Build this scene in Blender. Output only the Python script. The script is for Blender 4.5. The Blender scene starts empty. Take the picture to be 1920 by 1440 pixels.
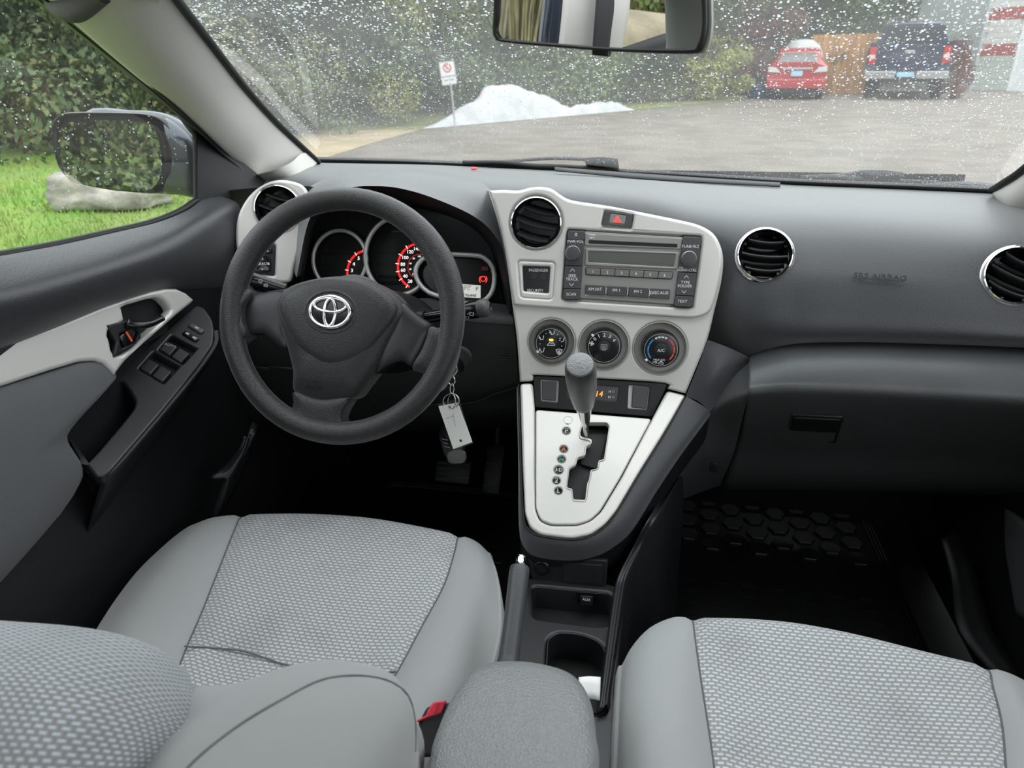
import bpy, bmesh, math, random
from mathutils import Vector, Matrix, noise
rnd = random.Random(7)
sc = bpy.context.scene
V = Vector
rad = math.radians

# ------------------------------------------------------------------ camera
# the car's own frame: x right, y forward, z up, metres, floor pan at z = 0; ground at GZ
GZ = -0.20
FPX = 1331.0
CAM = V((0.05, 0.0, 1.05))
_yaw, _pit, _rol = rad(11), rad(24.5), rad(-0.75)
FW = V((-math.sin(_yaw) * math.cos(_pit), math.cos(_yaw) * math.cos(_pit), -math.sin(_pit)))
_r = V((math.cos(_yaw), math.sin(_yaw), 0)); _u = _r.cross(FW)
RT = math.cos(_rol) * _r + math.sin(_rol) * _u
UP = -math.sin(_rol) * _r + math.cos(_rol) * _u
cd = bpy.data.cameras.new('camera'); cam = bpy.data.objects.new('camera', cd)
sc.collection.objects.link(cam)
m = Matrix((RT, UP, -FW)).transposed().to_4x4(); m.translation = CAM
cam.matrix_world = m
cd.sensor_width = 36; cd.lens = FPX / 1920 * 36; cd.clip_start = 0.02; cd.clip_end = 400
cd.dof.use_dof = True; cd.dof.focus_distance = 1.05; cd.dof.aperture_fstop = 9.0
sc.camera = cam
# ------------------------------------------------------------------ world, exposure
sc.view_settings.view_transform = 'Standard'; sc.view_settings.look = 'None'
sc.view_settings.exposure = 1.45; sc.view_settings.gamma = 1; sc.view_settings.use_curve_mapping = False
w = bpy.data.worlds.new('overcast'); sc.world = w; w.use_nodes = True
nt = w.node_tree; nt.nodes.clear()
o_ = nt.nodes.new('ShaderNodeOutputWorld'); bg = nt.nodes.new('ShaderNodeBackground')
tc = nt.nodes.new('ShaderNodeTexCoord'); sx = nt.nodes.new('ShaderNodeSeparateXYZ'); mr = nt.nodes.new('ShaderNodeMapRange')
nt.links.new(tc.outputs['Generated'], sx.inputs[0]); nt.links.new(sx.outputs['Z'], mr.inputs[0])
mr.inputs[1].default_value = 0; mr.inputs[2].default_value = 1; mr.inputs[3].default_value = 0.75; mr.inputs[4].default_value = 1.45
bg.inputs[0].default_value = (0.93, 0.97, 1.0, 1)
nt.links.new(mr.outputs[0], bg.inputs[1]); nt.links.new(bg.outputs[0], o_.inputs[0])
sc.cycles.max_bounces = 10; sc.cycles.transparent_max_bounces = 24; sc.cycles.caustics_refractive = False; sc.cycles.caustics_reflective = False
sc.cycles.sample_clamp_indirect = 6
# ------------------------------------------------------------------ measuring
def ray(u, v): return FW + RT * ((u - 960) / FPX) - UP * ((v - 720) / FPX)
def P(u, v, x=None, y=None, z=None, s=None):
    d = ray(u, v)
    if x is not None: t = (x - CAM.x) / d.x
    elif y is not None: t = (y - CAM.y) / d.y
    elif z is not None: t = (z - CAM.z) / d.z
    else: t = s
    return CAM + d * t
def G(u, v, z=GZ): return P(u, v, z=z)
class Plane:
    """a flat face of the car: a point on it, its normal, and which way is right along it"""
    def __init__(s, p0, n, right=None):
        s.p = V(p0); s.n = V(n).normalized()
        if right is None: right = V((0, 0, 1)).cross(s.n)
        s.r = (V(right) - s.n * V(right).dot(s.n)).normalized(); s.u = s.n.cross(s.r)
    def at(s, u, v, off=0):
        d = ray(u, v); q = s.p + s.n * off
        return CAM + d * ((q - CAM).dot(s.n) / d.dot(s.n))
    def k(s, u, v): return (s.at(u, v) - CAM).dot(FW) / FPX       # metres per pixel there
    def uv(s, u, v, off=0):
        p = s.at(u, v, off) - s.p
        return (p.dot(s.r), p.dot(s.u))
    def mat(s, c=None, off=0, rot=0):
        M = Matrix((s.r, s.u, s.n)).transposed().to_4x4()
        M.translation = (s.p if c is None else c) + s.n * off
        return M @ Matrix.Rotation(rad(rot), 4, 'Z')
    def m(s, u, v, off=0, rot=0): return s.mat(s.at(u, v, off), 0, rot)
# ------------------------------------------------------------------ curves of points
def cr(pts, n, closed=False):
    if n <= 1: return list(pts)
    L = len(pts); out = []
    for i in range(L if closed else L - 1):
        p1, p2 = pts[i], pts[(i + 1) % L]
        p0 = pts[i - 1] if (closed or i > 0) else p1 * 2 - p2
        p3 = pts[(i + 2) % L] if (closed or i + 2 < L) else p2 * 2 - p1
        for k in range(n):
            t = k / n
            out.append(0.5 * ((2 * p1) + (p2 - p0) * t + (2 * p0 - 5 * p1 + 4 * p2 - p3) * t * t + (3 * p1 - p0 - 3 * p2 + p3) * t ** 3))
    if not closed: out.append(pts[-1])
    return out
def sm(pts, n=5): return [tuple(p) for p in cr([V(p) for p in pts], n, True)]
def fillet(pts, r, n=5):
    """round the corners of a polygon (2D tuples)"""
    out = []; L = len(pts)
    for i in range(L):
        a, b, c = V(pts[i - 1]), V(pts[i]), V(pts[(i + 1) % L])
        d1, d2 = a - b, c - b
        rr = min(r, d1.length * .48, d2.length * .48)
        p, q = b + d1.normalized() * rr, b + d2.normalized() * rr
        for k in range(n + 1):
            t = k / n; out.append(tuple(p * (1 - t) ** 2 + b * 2 * t * (1 - t) + q * t * t))
    return out
def smp(pts, corners, n=4):
    """smooth a closed outline but keep the listed corners sharp"""
    L = len(pts); cs = sorted(corners); out = []
    for a, b in zip(cs, cs[1:] + [cs[0] + L]):
        seg = [V(pts[i % L]) for i in range(a, b + 1)]
        out += [tuple(p) for p in cr(seg, n)[:-1]]
    return out
def circ(n=32, r=1.0, a0=0): return [(r * math.cos(a0 + 2 * math.pi * i / n), r * math.sin(a0 + 2 * math.pi * i / n)) for i in range(n)]
# ------------------------------------------------------------------ objects
WM = {}
PEND = []
def reg(o, parent=None, M=None, **pr):
    sc.collection.objects.link(o)
    M = M or Matrix()
    WM[o.name] = M.copy()
    if parent is not None:
        o.parent = parent; o.matrix_parent_inverse = WM[parent.name].inverted()
    o.matrix_basis = M
    for k, v in pr.items(): o[k] = v
    return o
def thing(name, label, cat, loc=(0, 0, 0), group=None):
    o = bpy.data.objects.new(name, None); o.empty_display_size = .02
    reg(o, None, Matrix.Translation(V(loc)), label=label, category=cat)
    if group: o['group'] = group
    return o
def tag(o, label, cat=None, group=None, kind=None):
    o['label'] = label
    if cat: o['category'] = cat
    if group: o['group'] = group
    if kind: o['kind'] = kind
    return o
def obj(name, vs, fs, mat, parent=None, M=None, smooth=True, uv=None, **pr):
    me = bpy.data.meshes.new(name); me.from_pydata([tuple(v) for v in vs], [], fs)
    if mat: me.materials.append(mat)
    if smooth: me.polygons.foreach_set('use_smooth', [True] * len(me.polygons))
    if uv:
        l = me.uv_layers.new(name='UVMap')
        for lp in me.loops: l.data[lp.index].uv = uv[lp.vertex_index]
    return reg(bpy.data.objects.new(name, me), parent, M, **pr)
def from_bm(name, bm, mat, parent=None, M=None, smooth=True, **pr):
    me = bpy.data.meshes.new(name); bm.normal_update(); bm.to_mesh(me); bm.free()
    if mat: me.materials.append(mat)
    me.polygons.foreach_set('use_smooth', [smooth] * len(me.polygons))
    return reg(bpy.data.objects.new(name, me), parent, M, **pr)
def grid(rows, nu=6, nv=4, closed=False):
    R = [cr([V(p) for p in r], nu, closed) for r in rows]
    cols = list(zip(*R)); C = [cr(list(c), nv) for c in cols]
    return [list(r) for r in zip(*C)]
def loft(name, rows, mat, parent=None, nu=6, nv=4, thick=0.0, closed=False, flip=False, keep=None, raw=False, uvf=None, **pr):
    g = rows if raw else grid(rows, nu, nv, closed)
    a, b = len(g), len(g[0])
    vs = [p for r in g for p in r]
    mid = a // 2; us = [0]
    for j in range(1, b): us.append(us[-1] + (g[mid][j] - g[mid][j - 1]).length)
    mj = b // 2; vv = [0]
    for i in range(1, a): vv.append(vv[-1] + (g[i][mj] - g[i - 1][mj]).length)
    uv = [uvf(p) for p in vs] if uvf else [(us[j], vv[i]) for i in range(a) for j in range(b)]
    fs = []
    for i in range(a - 1):
        for j in range(b if closed else b - 1):
            j2 = (j + 1) % b
            f = (i * b + j, i * b + j2, (i + 1) * b + j2, (i + 1) * b + j)
            if keep and not keep(sum((vs[q] for q in f), V((0, 0, 0))) / 4): continue
            fs.append(f[::-1] if flip else f)
    o = obj(name, vs, fs, mat, parent, uv=uv, **pr)
    if thick:
        md = o.modifiers.new('s', 'SOLIDIFY'); md.thickness = abs(thick); md.offset = -1 if thick > 0 else 1
    return o
def lathe(name, prof, mat, M=None, parent=None, seg=40, smooth=True, sx=1.0, sy=1.0, **pr):
    vs, fs = [], []
    for (r, z) in prof:
        for i in range(seg):
            a = 2 * math.pi * i / seg; vs.append((r * math.cos(a) * sx, r * math.sin(a) * sy, z))
    for k in range(len(prof) - 1):
        for i in range(seg):
            j = (i + 1) % seg; fs.append((k * seg + i, k * seg + j, (k + 1) * seg + j, (k + 1) * seg + i))
    o = obj(name, vs, fs, mat, parent, M, smooth, **pr)
    if smooth: sharp(o)
    return o
def sharp(o, ang=38):
    me = o.data; bm = bmesh.new(); bm.from_mesh(me)
    for e in bm.edges:
        if len(e.link_faces) == 2 and e.calc_face_angle(0) > rad(ang): e.smooth = False
    bm.to_mesh(me); bm.free()
def tube(name, path, r, mat, parent=None, closed=False, seg=12, sub=4, up=(0, 0, 1), flat=1.0, caps=True, **pr):
    rs = r if isinstance(r, (list, tuple)) else None
    if rs:
        q = cr([V((*p, k)) for p, k in zip(path, rs)], sub, closed); pts = [V(x[:3]) for x in q]; R = [x[3] for x in q]
    else:
        pts = cr([V(p) for p in path], sub, closed); R = [r] * len(pts)
    n = len(pts); vs, fs = [], []; up = V(up)
    for i, p in enumerate(pts):
        t = (pts[(i + 1) % n] - pts[i - 1]) if closed else (pts[min(i + 1, n - 1)] - pts[max(i - 1, 0)])
        t.normalize(); a = t.cross(up)
        if a.length < 1e-4: a = t.cross(V((1, 0, 0)))
        a.normalize(); b = a.cross(t)
        for k in range(seg):
            an = 2 * math.pi * k / seg
            vs.append(p + a * (R[i] * math.cos(an)) + b * (R[i] * math.sin(an) * flat))
    for i in range(n if closed else n - 1):
        i2 = (i + 1) % n
        for k in range(seg):
            k2 = (k + 1) % seg; fs.append((i * seg + k, i * seg + k2, i2 * seg + k2, i2 * seg + k))
    if not closed and caps:
        fs.append(tuple(range(seg))); fs.append(tuple((n - 1) * seg + k for k in reversed(range(seg))))
    return obj(name, vs, fs, mat, parent, **pr)
def box(name, size, mat, M=None, parent=None, bev=0.0, seg=2, **pr):
    bm = bmesh.new(); bmesh.ops.create_cube(bm, size=1)
    bmesh.ops.scale(bm, vec=V(size), verts=bm.verts)
    if bev: bmesh.ops.bevel(bm, geom=bm.edges[:], offset=bev, segments=seg, affect='EDGES', profile=.5)
    o = from_bm(name, bm, mat, parent, M, smooth=bool(bev), **pr)
    if bev: sharp(o, 50)
    return o
def pillow(name, out, prof, mat, M=None, parent=None, smooth=True, c=None, **pr):
    """rounded slab: an outline drawn in toward its middle; prof = [(scale, height)...] from the bottom edge to the top"""
    n = len(out); c = V(c) if c else sum((V(p) for p in out), V((0, 0))) / n
    vs, fs = [], []
    for (s, h) in prof:
        for p in out:
            q = c + (V(p) - c) * s; vs.append((q.x, q.y, h))
    for k in range(len(prof) - 1):
        for i in range(n):
            j = (i + 1) % n; fs.append((k * n + i, k * n + j, (k + 1) * n + j, (k + 1) * n + i))
    vs.append((c.x, c.y, prof[-1][1])); L = len(prof) - 1
    for i in range(n): fs.append((L * n + i, L * n + (i + 1) % n, len(vs) - 1))
    o = obj(name, vs, fs, mat, parent, M, smooth, **pr)
    if smooth: sharp(o, 60)
    return o
def panel(name, outs, thick, mat, M=None, parent=None, bev=0.0, smooth=False, top=0.0, res=2, **pr):
    """a flat cut-out: outer outline first, then its holes; the front face lies at z = top"""
    cu = bpy.data.curves.new(name, 'CURVE'); cu.dimensions = '2D'; cu.fill_mode = 'BOTH'
    cu.extrude = max(thick / 2 - bev, 0.00005); cu.bevel_depth = bev; cu.bevel_resolution = res; cu.offset = -bev
    for pts in outs:
        sp = cu.splines.new('POLY'); sp.points.add(len(pts) - 1); sp.use_cyclic_u = True
        for q, p in zip(sp.points, pts): q.co = (p[0], p[1], 0, 1)
    return pend(name, cu, mat, (M or Matrix()) @ Matrix.Translation((0, 0, top - thick / 2)), parent, bev > 0, **pr)
def pend(name, cu, mat, M, parent, smooth, **pr):
    me = bpy.data.meshes.new(name); o = reg(bpy.data.objects.new(name, me), parent, M, **pr)
    PEND.append((o, cu, mat, smooth)); return o
def text(s, M, h, mat, parent=None, name='lettering', d=0.0002, align='CENTER', bold=0.0, sx=1.0, shear=0.0, **pr):
    cu = bpy.data.curves.new(name, 'FONT'); cu.body = s; cu.size = h / 0.69; cu.extrude = d; cu.align_x = align; cu.align_y = 'CENTER'
    cu.offset = bold * h; cu.resolution_u = 2; cu.shear = shear
    return pend(name, cu, mat, M @ Matrix.Diagonal((sx, 1, 1, 1)), parent, False, **pr)
def flush():
    tmp = []
    for (o, cu, mat, smooth) in PEND:
        t = bpy.data.objects.new('tmp', cu); sc.collection.objects.link(t); tmp.append(t)
    bpy.context.view_layer.update(); dg = bpy.context.evaluated_depsgraph_get()
    for (o, cu, mat, smooth), t in zip(PEND, tmp):
        me = bpy.data.meshes.new_from_object(t.evaluated_get(dg)); me.name = o.name
        me.materials.clear(); me.materials.append(mat)
        me.polygons.foreach_set('use_smooth', [smooth] * len(me.polygons))
        o.data = me
        if smooth: sharp(o, 45)
    for t in tmp:
        c = t.data; bpy.data.objects.remove(t); bpy.data.curves.remove(c)
    PEND.clear()
def copy_tree(o, parent=None, M=None):
    c = o.copy(); sc.collection.objects.link(c)
    WM[c.name] = M.copy() if M is not None else WM[o.name].copy()
    if parent is not None: c.parent = parent
    elif M is not None: c.matrix_basis = M
    for ch in [k for k in KIDS.get(o.name, [])]: copy_tree(ch, c)
    return c
KIDS = {}
# ------------------------------------------------------------------ materials
def mat(name, col, rough=.5, metal=0.0, spec=.5, bump=None, var=None, coat=0.0, emit=None, sheen=0.0, uvbump=False, trans=0.0, ior=1.45, alpha=1.0):
    m = bpy.data.materials.new(name); m.use_nodes = True; t = m.node_tree; b = t.nodes['Principled BSDF']
    I = b.inputs; I['Base Color'].default_value = (*col, 1); I['Roughness'].default_value = rough; I['Metallic'].default_value = metal
    I['Specular IOR Level'].default_value = spec; I['Coat Weight'].default_value = coat; I['Sheen Weight'].default_value = sheen
    I['Transmission Weight'].default_value = trans; I['IOR'].default_value = ior; I['Alpha'].default_value = alpha
    if emit: I['Emission Color'].default_value = (*emit[0], 1); I['Emission Strength'].default_value = emit[1]
    c = t.nodes.new('ShaderNodeTexCoord'); co = c.outputs['UV' if uvbump else 'Object']
    if bump:
        kind, scale, strength = bump[:3]
        if kind == 'noise':
            n = t.nodes.new('ShaderNodeTexNoise'); n.inputs['Scale'].default_value = scale; n.inputs['Detail'].default_value = 3; out = n.outputs[0]
        else:
            n = t.nodes.new('ShaderNodeTexVoronoi'); n.inputs['Scale'].default_value = scale; out = n.outputs['Distance']
        t.links.new(co, n.inputs['Vector'])
        bp = t.nodes.new('ShaderNodeBump'); bp.inputs['Strength'].default_value = strength; bp.inputs['Distance'].default_value = bump[3] if len(bump) > 3 else .001
        t.links.new(out, bp.inputs['Height']); t.links.new(bp.outputs[0], I['Normal'])
    if var:
        n = t.nodes.new('ShaderNodeTexNoise'); n.inputs['Scale'].default_value = var[0]; n.inputs['Detail'].default_value = 5
        t.links.new(c.outputs['Object'], n.inputs['Vector'])
        r = t.nodes.new('ShaderNodeValToRGB'); r.color_ramp.elements[0].position = .35; r.color_ramp.elements[1].position = .68
        r.color_ramp.elements[0].color = (*var[1], 1); r.color_ramp.elements[1].color = (*var[2], 1)
        t.links.new(n.outputs[0], r.inputs[0]); t.links.new(r.outputs[0], I['Base Color'])
    return m
PAD = mat('grained_dash_vinyl', (.034, .036, .040), .4, bump=('voro', 620, .35, .0006), sheen=.38)
DPAD = mat('grained_door_vinyl', (.03, .031, .034), .36, bump=('voro', 620, .4, .0006), sheen=.08)
PADL = mat('leather_grain_plastic', (.06, .063, .065), .4, bump=('noise', 520, .45, .0008))
BLK = mat('black_plastic', (.009, .009, .01), .5, bump=('noise', 700, .3, .0005))
DARK = mat('dark_void_plastic', (.004, .004, .0045), .6)
GLOSSY = mat('gloss_black', (.006, .006, .007), .18)
SATIN = mat('satin_charcoal', (.017, .0175, .0195), .34, bump=('noise', 900, .2, .0004))
SILVER = mat('silver_plastic', (.60, .585, .56), .36, metal=.2, bump=('noise', 1500, .05, .0002))
CHROME = mat('chrome', (.8, .8, .81), .12, metal=1)
CHROMED = mat('dull_chrome', (.55, .55, .56), .25, metal=1)
RADIOG = mat('stereo_grey', (.25, .245, .235), .4, metal=.2)
KEYG = mat('key_grey', (.055, .055, .057), .45)
WHITE = mat('white_print', (.75, .75, .75), .5)
GREYP = mat('grey_print', (.33, .33, .33), .5)
DIMP = mat('dim_print', (.07, .07, .07), .5)
REDP = mat('red_print', (.6, .02, .025), .5)
ORNG = mat('orange_print', (.85, .15, .04), .5)
GRNP = mat('green_print', (.05, .5, .2), .5)
BLUP = mat('blue_print', (.02, .22, .55), .5)
AMBER = mat('amber_lamp', (.9, .5, .05), .5, emit=((1, .55, .03), 1.2))
REDL = mat('red_lamp', (.8, .02, .02), .5, emit=((1, .03, .02), 1.3))
REDDIM = mat('red_backlit_scale', (.5, .01, .01), .5, emit=((1, .02, .02), .28))
WHITEL = mat('backlit_numerals', (.8, .8, .8), .5, emit=((1, .95, .95), .35))
CLOCK = mat('clock_segments', (.8, .2, .03), .5, emit=((1, .22, .02), .9))
LCD = mat('display_grey', (.5, .5, .47), .4, emit=((1, 1, .95), .15))
LCDG = mat('radio_display', (.035, .04, .03), .12)
BEIGE = mat('beige_trim', (.68, .66, .62), .6, bump=('noise', 900, .12, .0004))
RUBBER = mat('black_rubber', (.006, .006, .006), .5, bump=('noise', 400, .2, .0004))
CARPET = mat('dark_carpet', (.005, .005, .005), .95, spec=.1, bump=('noise', 900, .8, .002))
FABP = mat('plain_grey_fabric', (.32, .327, .327), .85, sheen=.15, bump=('noise', 1400, .3, .0005))
DOORF = mat('door_fabric', (.085, .087, .09), .75, sheen=.1, bump=('voro', 520, .4, .0006))
REDB = mat('red_button', (.65, .03, .06), .35)
PAPER = mat('paper_white', (.85, .85, .83), .6)
ARM = mat('armrest_leatherette', (.21, .216, .222), .32, bump=('voro', 420, .6, .0013))
WHEELM = mat('wheel_grain', (.013, .013, .0135), .27, sheen=.22, bump=('voro', 800, .45, .0008))
def fabric(nm='woven_seat_fabric', rowh=.0048, m2=.0019, c1=(.40, .405, .412), c2=(.355, .36, .367), mo=(.265, .267, .272), st_=(.76, .82, .9), sf=.42):
    m = mat(nm, (.3, .3, .3), .8, sheen=.2); t = m.node_tree; b = t.nodes['Principled BSDF']
    c = t.nodes.new('ShaderNodeTexCoord')
    n = t.nodes.new('ShaderNodeTexNoise'); n.inputs['Scale'].default_value = 60; n.inputs['Detail'].default_value = 1
    ad = t.nodes.new('ShaderNodeVectorMath'); ad.operation = 'MULTIPLY_ADD'; ad.inputs[1].default_value = (.0012,) * 3
    t.links.new(c.outputs['UV'], n.inputs['Vector']); t.links.new(n.outputs['Color'], ad.inputs[0]); t.links.new(c.outputs['UV'], ad.inputs[2])
    k = t.nodes.new('ShaderNodeTexBrick'); k.inputs['Scale'].default_value = 1
    k.inputs['Brick Width'].default_value = .0086; k.inputs['Row Height'].default_value = rowh; k.inputs['Mortar Size'].default_value = .0013; k.inputs['Mortar Smooth'].default_value = .6
    k.inputs['Color1'].default_value = (*c1, 1); k.inputs['Color2'].default_value = (*c2, 1); k.inputs['Mortar'].default_value = (*mo, 1)
    t.links.new(ad.outputs[0], k.inputs['Vector'])
    # lighter stitch in the middle of every second cell
    k2 = t.nodes.new('ShaderNodeTexBrick'); k2.inputs['Scale'].default_value = 1; k2.inputs['Brick Width'].default_value = .0086; k2.inputs['Row Height'].default_value = rowh
    k2.inputs['Mortar Size'].default_value = m2; k2.inputs['Mortar Smooth'].default_value = .3
    t.links.new(ad.outputs[0], k2.inputs['Vector'])
    mx = t.nodes.new('ShaderNodeMix'); mx.data_type = 'RGBA'; mx.inputs['B'].default_value = (*st_, 1)
    iv = t.nodes.new('ShaderNodeMath'); iv.operation = 'SUBTRACT'; iv.inputs[0].default_value = 1; t.links.new(k2.outputs['Fac'], iv.inputs[1])
    ml = t.nodes.new('ShaderNodeMath'); ml.operation = 'MULTIPLY'; ml.inputs[1].default_value = sf; t.links.new(iv.outputs[0], ml.inputs[0])
    t.links.new(ml.outputs[0], mx.inputs['Factor']); t.links.new(k.outputs['Color'], mx.inputs['A'])
    # faint worn patches
    st = t.nodes.new('ShaderNodeTexNoise'); st.inputs['Scale'].default_value = 9; st.inputs['Detail'].default_value = 4; t.links.new(c.outputs['UV'], st.inputs['Vector'])
    rp = t.nodes.new('ShaderNodeValToRGB'); rp.color_ramp.elements[0].position = .3; rp.color_ramp.elements[0].color = (.84, .84, .84, 1); rp.color_ramp.elements[1].position = .48; rp.color_ramp.elements[1].color = (1, 1, 1, 1)
    t.links.new(st.outputs[0], rp.inputs[0])
    mu = t.nodes.new('ShaderNodeMix'); mu.data_type = 'RGBA'; mu.blend_type = 'MULTIPLY'; mu.inputs['Factor'].default_value = 1
    t.links.new(mx.outputs['Result'], mu.inputs['A']); t.links.new(rp.outputs[0], mu.inputs['B']); t.links.new(mu.outputs['Result'], b.inputs['Base Color'])
    bp = t.nodes.new('ShaderNodeBump'); bp.inputs['Strength'].default_value = .5; bp.inputs['Distance'].default_value = .0012; bp.invert = True
    t.links.new(k.outputs['Fac'], bp.inputs['Height']); t.links.new(bp.outputs[0], b.inputs['Normal'])
    return m
FABW = fabric()
FABB = fabric('woven_back_fabric_shaded', .0072, .0025, (.30, .30, .31), (.26, .26, .27), (.20, .198, .205), (.54, .62, .71), .75)  # darker base stands in for shade on the seat back; blue dots are thread
def glass_pane(name, veil, tint=(.93, .96, .95), scratch=0.0):
    m = bpy.data.materials.new(name); m.use_nodes = True; t = m.node_tree; t.nodes.clear()
    o = t.nodes.new('ShaderNodeOutputMaterial'); tr = t.nodes.new('ShaderNodeBsdfTransparent'); tr.inputs[0].default_value = (*tint, 1)
    gl = t.nodes.new('ShaderNodeBsdfGlossy'); gl.inputs['Roughness'].default_value = .02
    fr = t.nodes.new('ShaderNodeFresnel'); fr.inputs[0].default_value = 1.45
    m1 = t.nodes.new('ShaderNodeMixShader'); t.links.new(fr.outputs[0], m1.inputs[0]); t.links.new(tr.outputs[0], m1.inputs[1]); t.links.new(gl.outputs[0], m1.inputs[2])
    last = m1.outputs[0]
    if veil:      # film of dust and wiper smear; also stands in for dash-reflection haze
        df = t.nodes.new('ShaderNodeBsdfTranslucent'); df.inputs[0].default_value = (.9, .9, .88, 1)
        c = t.nodes.new('ShaderNodeTexCoord'); n = t.nodes.new('ShaderNodeTexNoise'); n.inputs['Scale'].default_value = 4; n.inputs['Detail'].default_value = 6
        mp = t.nodes.new('ShaderNodeMapping'); mp.inputs['Scale'].default_value = (.8, 1.2, 1.2)
        t.links.new(c.outputs['Object'], mp.inputs[0]); t.links.new(mp.outputs[0], n.inputs['Vector'])
        q = t.nodes.new('ShaderNodeMapRange'); q.inputs[1].default_value = .35; q.inputs[2].default_value = .75; q.inputs[3].default_value = veil * .7; q.inputs[4].default_value = veil * 1.5
        t.links.new(n.outputs[0], q.inputs[0])
        m2 = t.nodes.new('ShaderNodeMixShader'); t.links.new(q.outputs[0], m2.inputs[0]); t.links.new(last, m2.inputs[1]); t.links.new(df.outputs[0], m2.inputs[2]); last = m2.outputs[0]
    t.links.new(last, o.inputs[0]); return m
GLASSW = glass_pane('windscreen_glass', .06)
GLASSD = glass_pane('side_glass', .02)
MIRR = mat('mirror_silver', (.85, .87, .87), .0, metal=1)
def water():
    m = bpy.data.materials.new('rain_water'); m.use_nodes = True; t = m.node_tree; t.nodes.clear()
    o = t.nodes.new('ShaderNodeOutputMaterial'); g = t.nodes.new('ShaderNodeBsdfGlass'); g.inputs['IOR'].default_value = 1.33; g.inputs['Roughness'].default_value = .05
    d = t.nodes.new('ShaderNodeBsdfTranslucent'); d.inputs[0].default_value = (.95, .97, 1, 1)
    x = t.nodes.new('ShaderNodeMixShader'); x.inputs[0].default_value = .45
    t.links.new(g.outputs[0], x.inputs[1]); t.links.new(d.outputs[0], x.inputs[2]); t.links.new(x.outputs[0], o.inputs[0]); return m
WATER = water()
# ================================================================== the car shell
FAS = Plane(CAM + ray(1187, 500) * 1.08, (math.sin(rad(5)) * math.cos(rad(12)), -math.cos(rad(5)) * math.cos(rad(12)), math.sin(rad(12))))
ga, gb, gc = FAS.at(975, 716), FAS.at(1285, 740), P(1060, 1008, z=.435)
GN = (gb - ga).cross(gc - ga).normalized(); GN = GN if GN.z > 0 else -GN
GATE = Plane((ga + gb) / 2, GN, gb - ga)
WP = Plane(CAM + ray(636, 592) * 1.02, (0, -.9135, .4067))
CL = Plane(P(748, 480, y=1.17), (0, -.94, .34))
def pl(plane, pts, off=0): return [plane.uv(u, v, off) for u, v in pts]
def pln(plane, pts, off=0): return [plane.at(u, v, off) for u, v in pts]

# floor pan, firewall, far side panel (the setting)
fl = loft('floor', [[V((x, y, 0)) for x in (-.78, -.3, .2, .78)] for y in (-.9, .4, 1.3)] + [[V((x, 1.78, .16)) for x in (-.78, -.3, .2, .78)], [V((x, 1.92, .45)) for x in (-.78, -.3, .2, .78)], [V((x, 1.90, .79)) for x in (-.78, -.3, .2, .78)]], CARPET, nu=2, nv=3, thick=.01, kind='structure')
tag(fl, 'black carpeted floor of the car')
# ------------------------------------------------------------------ windscreen
wb = [P(585, 300, z=.845), P(760, 304, z=.838), P(960, 313, z=.832), P(1200, 325, z=.829), P(1465, 341, z=.829), P(1700, 351, z=.83), P(1880, 359, z=.832), P(2040, 372, z=.836)]
wtop = [V((-.545, .86, 1.135)), V((-.40, .72, 1.205)), V((-.26, .66, 1.235)), V((-.08, .62, 1.25)), V((.12, .62, 1.25)), V((.30, .66, 1.235)), V((.44, .72, 1.2)), V((.56, .84, 1.13))]
wmid = [a.lerp(b, .5) + V((0, .012, .022)) for a, b in zip(wb, wtop)]; wmid[0] = P(425, 150, y=1.24)
WS = grid([wb, wmid, wtop], 8, 12)
ws = loft('window_1', WS, GLASSW, raw=True, kind='structure'); tag(ws, 'wide rain-spotted windscreen above the dashboard')
# rain on it
def drop_mesh(n, pick, seg=6):
    vs, fs = [], []
    for _ in range(n):
        p, nn, r, (sx_, sy_) = pick()
        a = nn.orthogonal().normalized()
        down = (V((0, .88, -.47)) - nn * V((0, .88, -.47)).dot(nn)).normalized(); a = down.cross(nn)
        b0 = len(vs); ph = rnd.random() * 6
        for q, (rr, h) in enumerate(((1, 0), (.78, .36))):
            for k in range(seg):
                an = 2 * math.pi * k / seg + ph
                vs.append(p + a * (rr * r * sx_ * math.cos(an)) + down * (rr * r * sy_ * math.sin(an)) + nn * (h * r + .0003))
        vs.append(p + nn * (r * .52 + .0003))
        for k in range(seg):
            k2 = (k + 1) % seg
            fs.append((b0 + k, b0 + k2, b0 + seg + k2, b0 + seg + k)); fs.append((b0 + seg + k, b0 + seg + k2, b0 + 2 * seg))
        fs.append(tuple(b0 + k for k in reversed(range(seg))))
    return vs, fs
def ws_pick():
    while 1:
        i, j = rnd.random() * .86, rnd.random()
        a, b = len(WS) - 1, len(WS[0]) - 1
        fi, fj = i * a, j * b; i0, j0 = min(int(fi), a - 1), min(int(fj), b - 1)
        p = WS[i0][j0].lerp(WS[i0 + 1][j0], fi - i0).lerp(WS[i0][j0 + 1].lerp(WS[i0 + 1][j0 + 1], fi - i0), fj - j0)
        nn = (WS[i0][j0 + 1] - WS[i0][j0]).cross(WS[i0 + 1][j0] - WS[i0][j0]).normalized()
        if nn.z < 0: nn = -nn
        if noise.noise(p * 9) > .25 and rnd.random() < .6: continue
        r = (.00055 + .0016 * rnd.random() ** 2.8) * (.50 + .75 * i)
        return p, nn, r, (rnd.uniform(.85, 1.2), rnd.uniform(.85, 1.5))
vs, fs = drop_mesh(26000, ws_pick)
rd = obj('raindrops', vs, fs, WATER, ws, kind='stuff')
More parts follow.
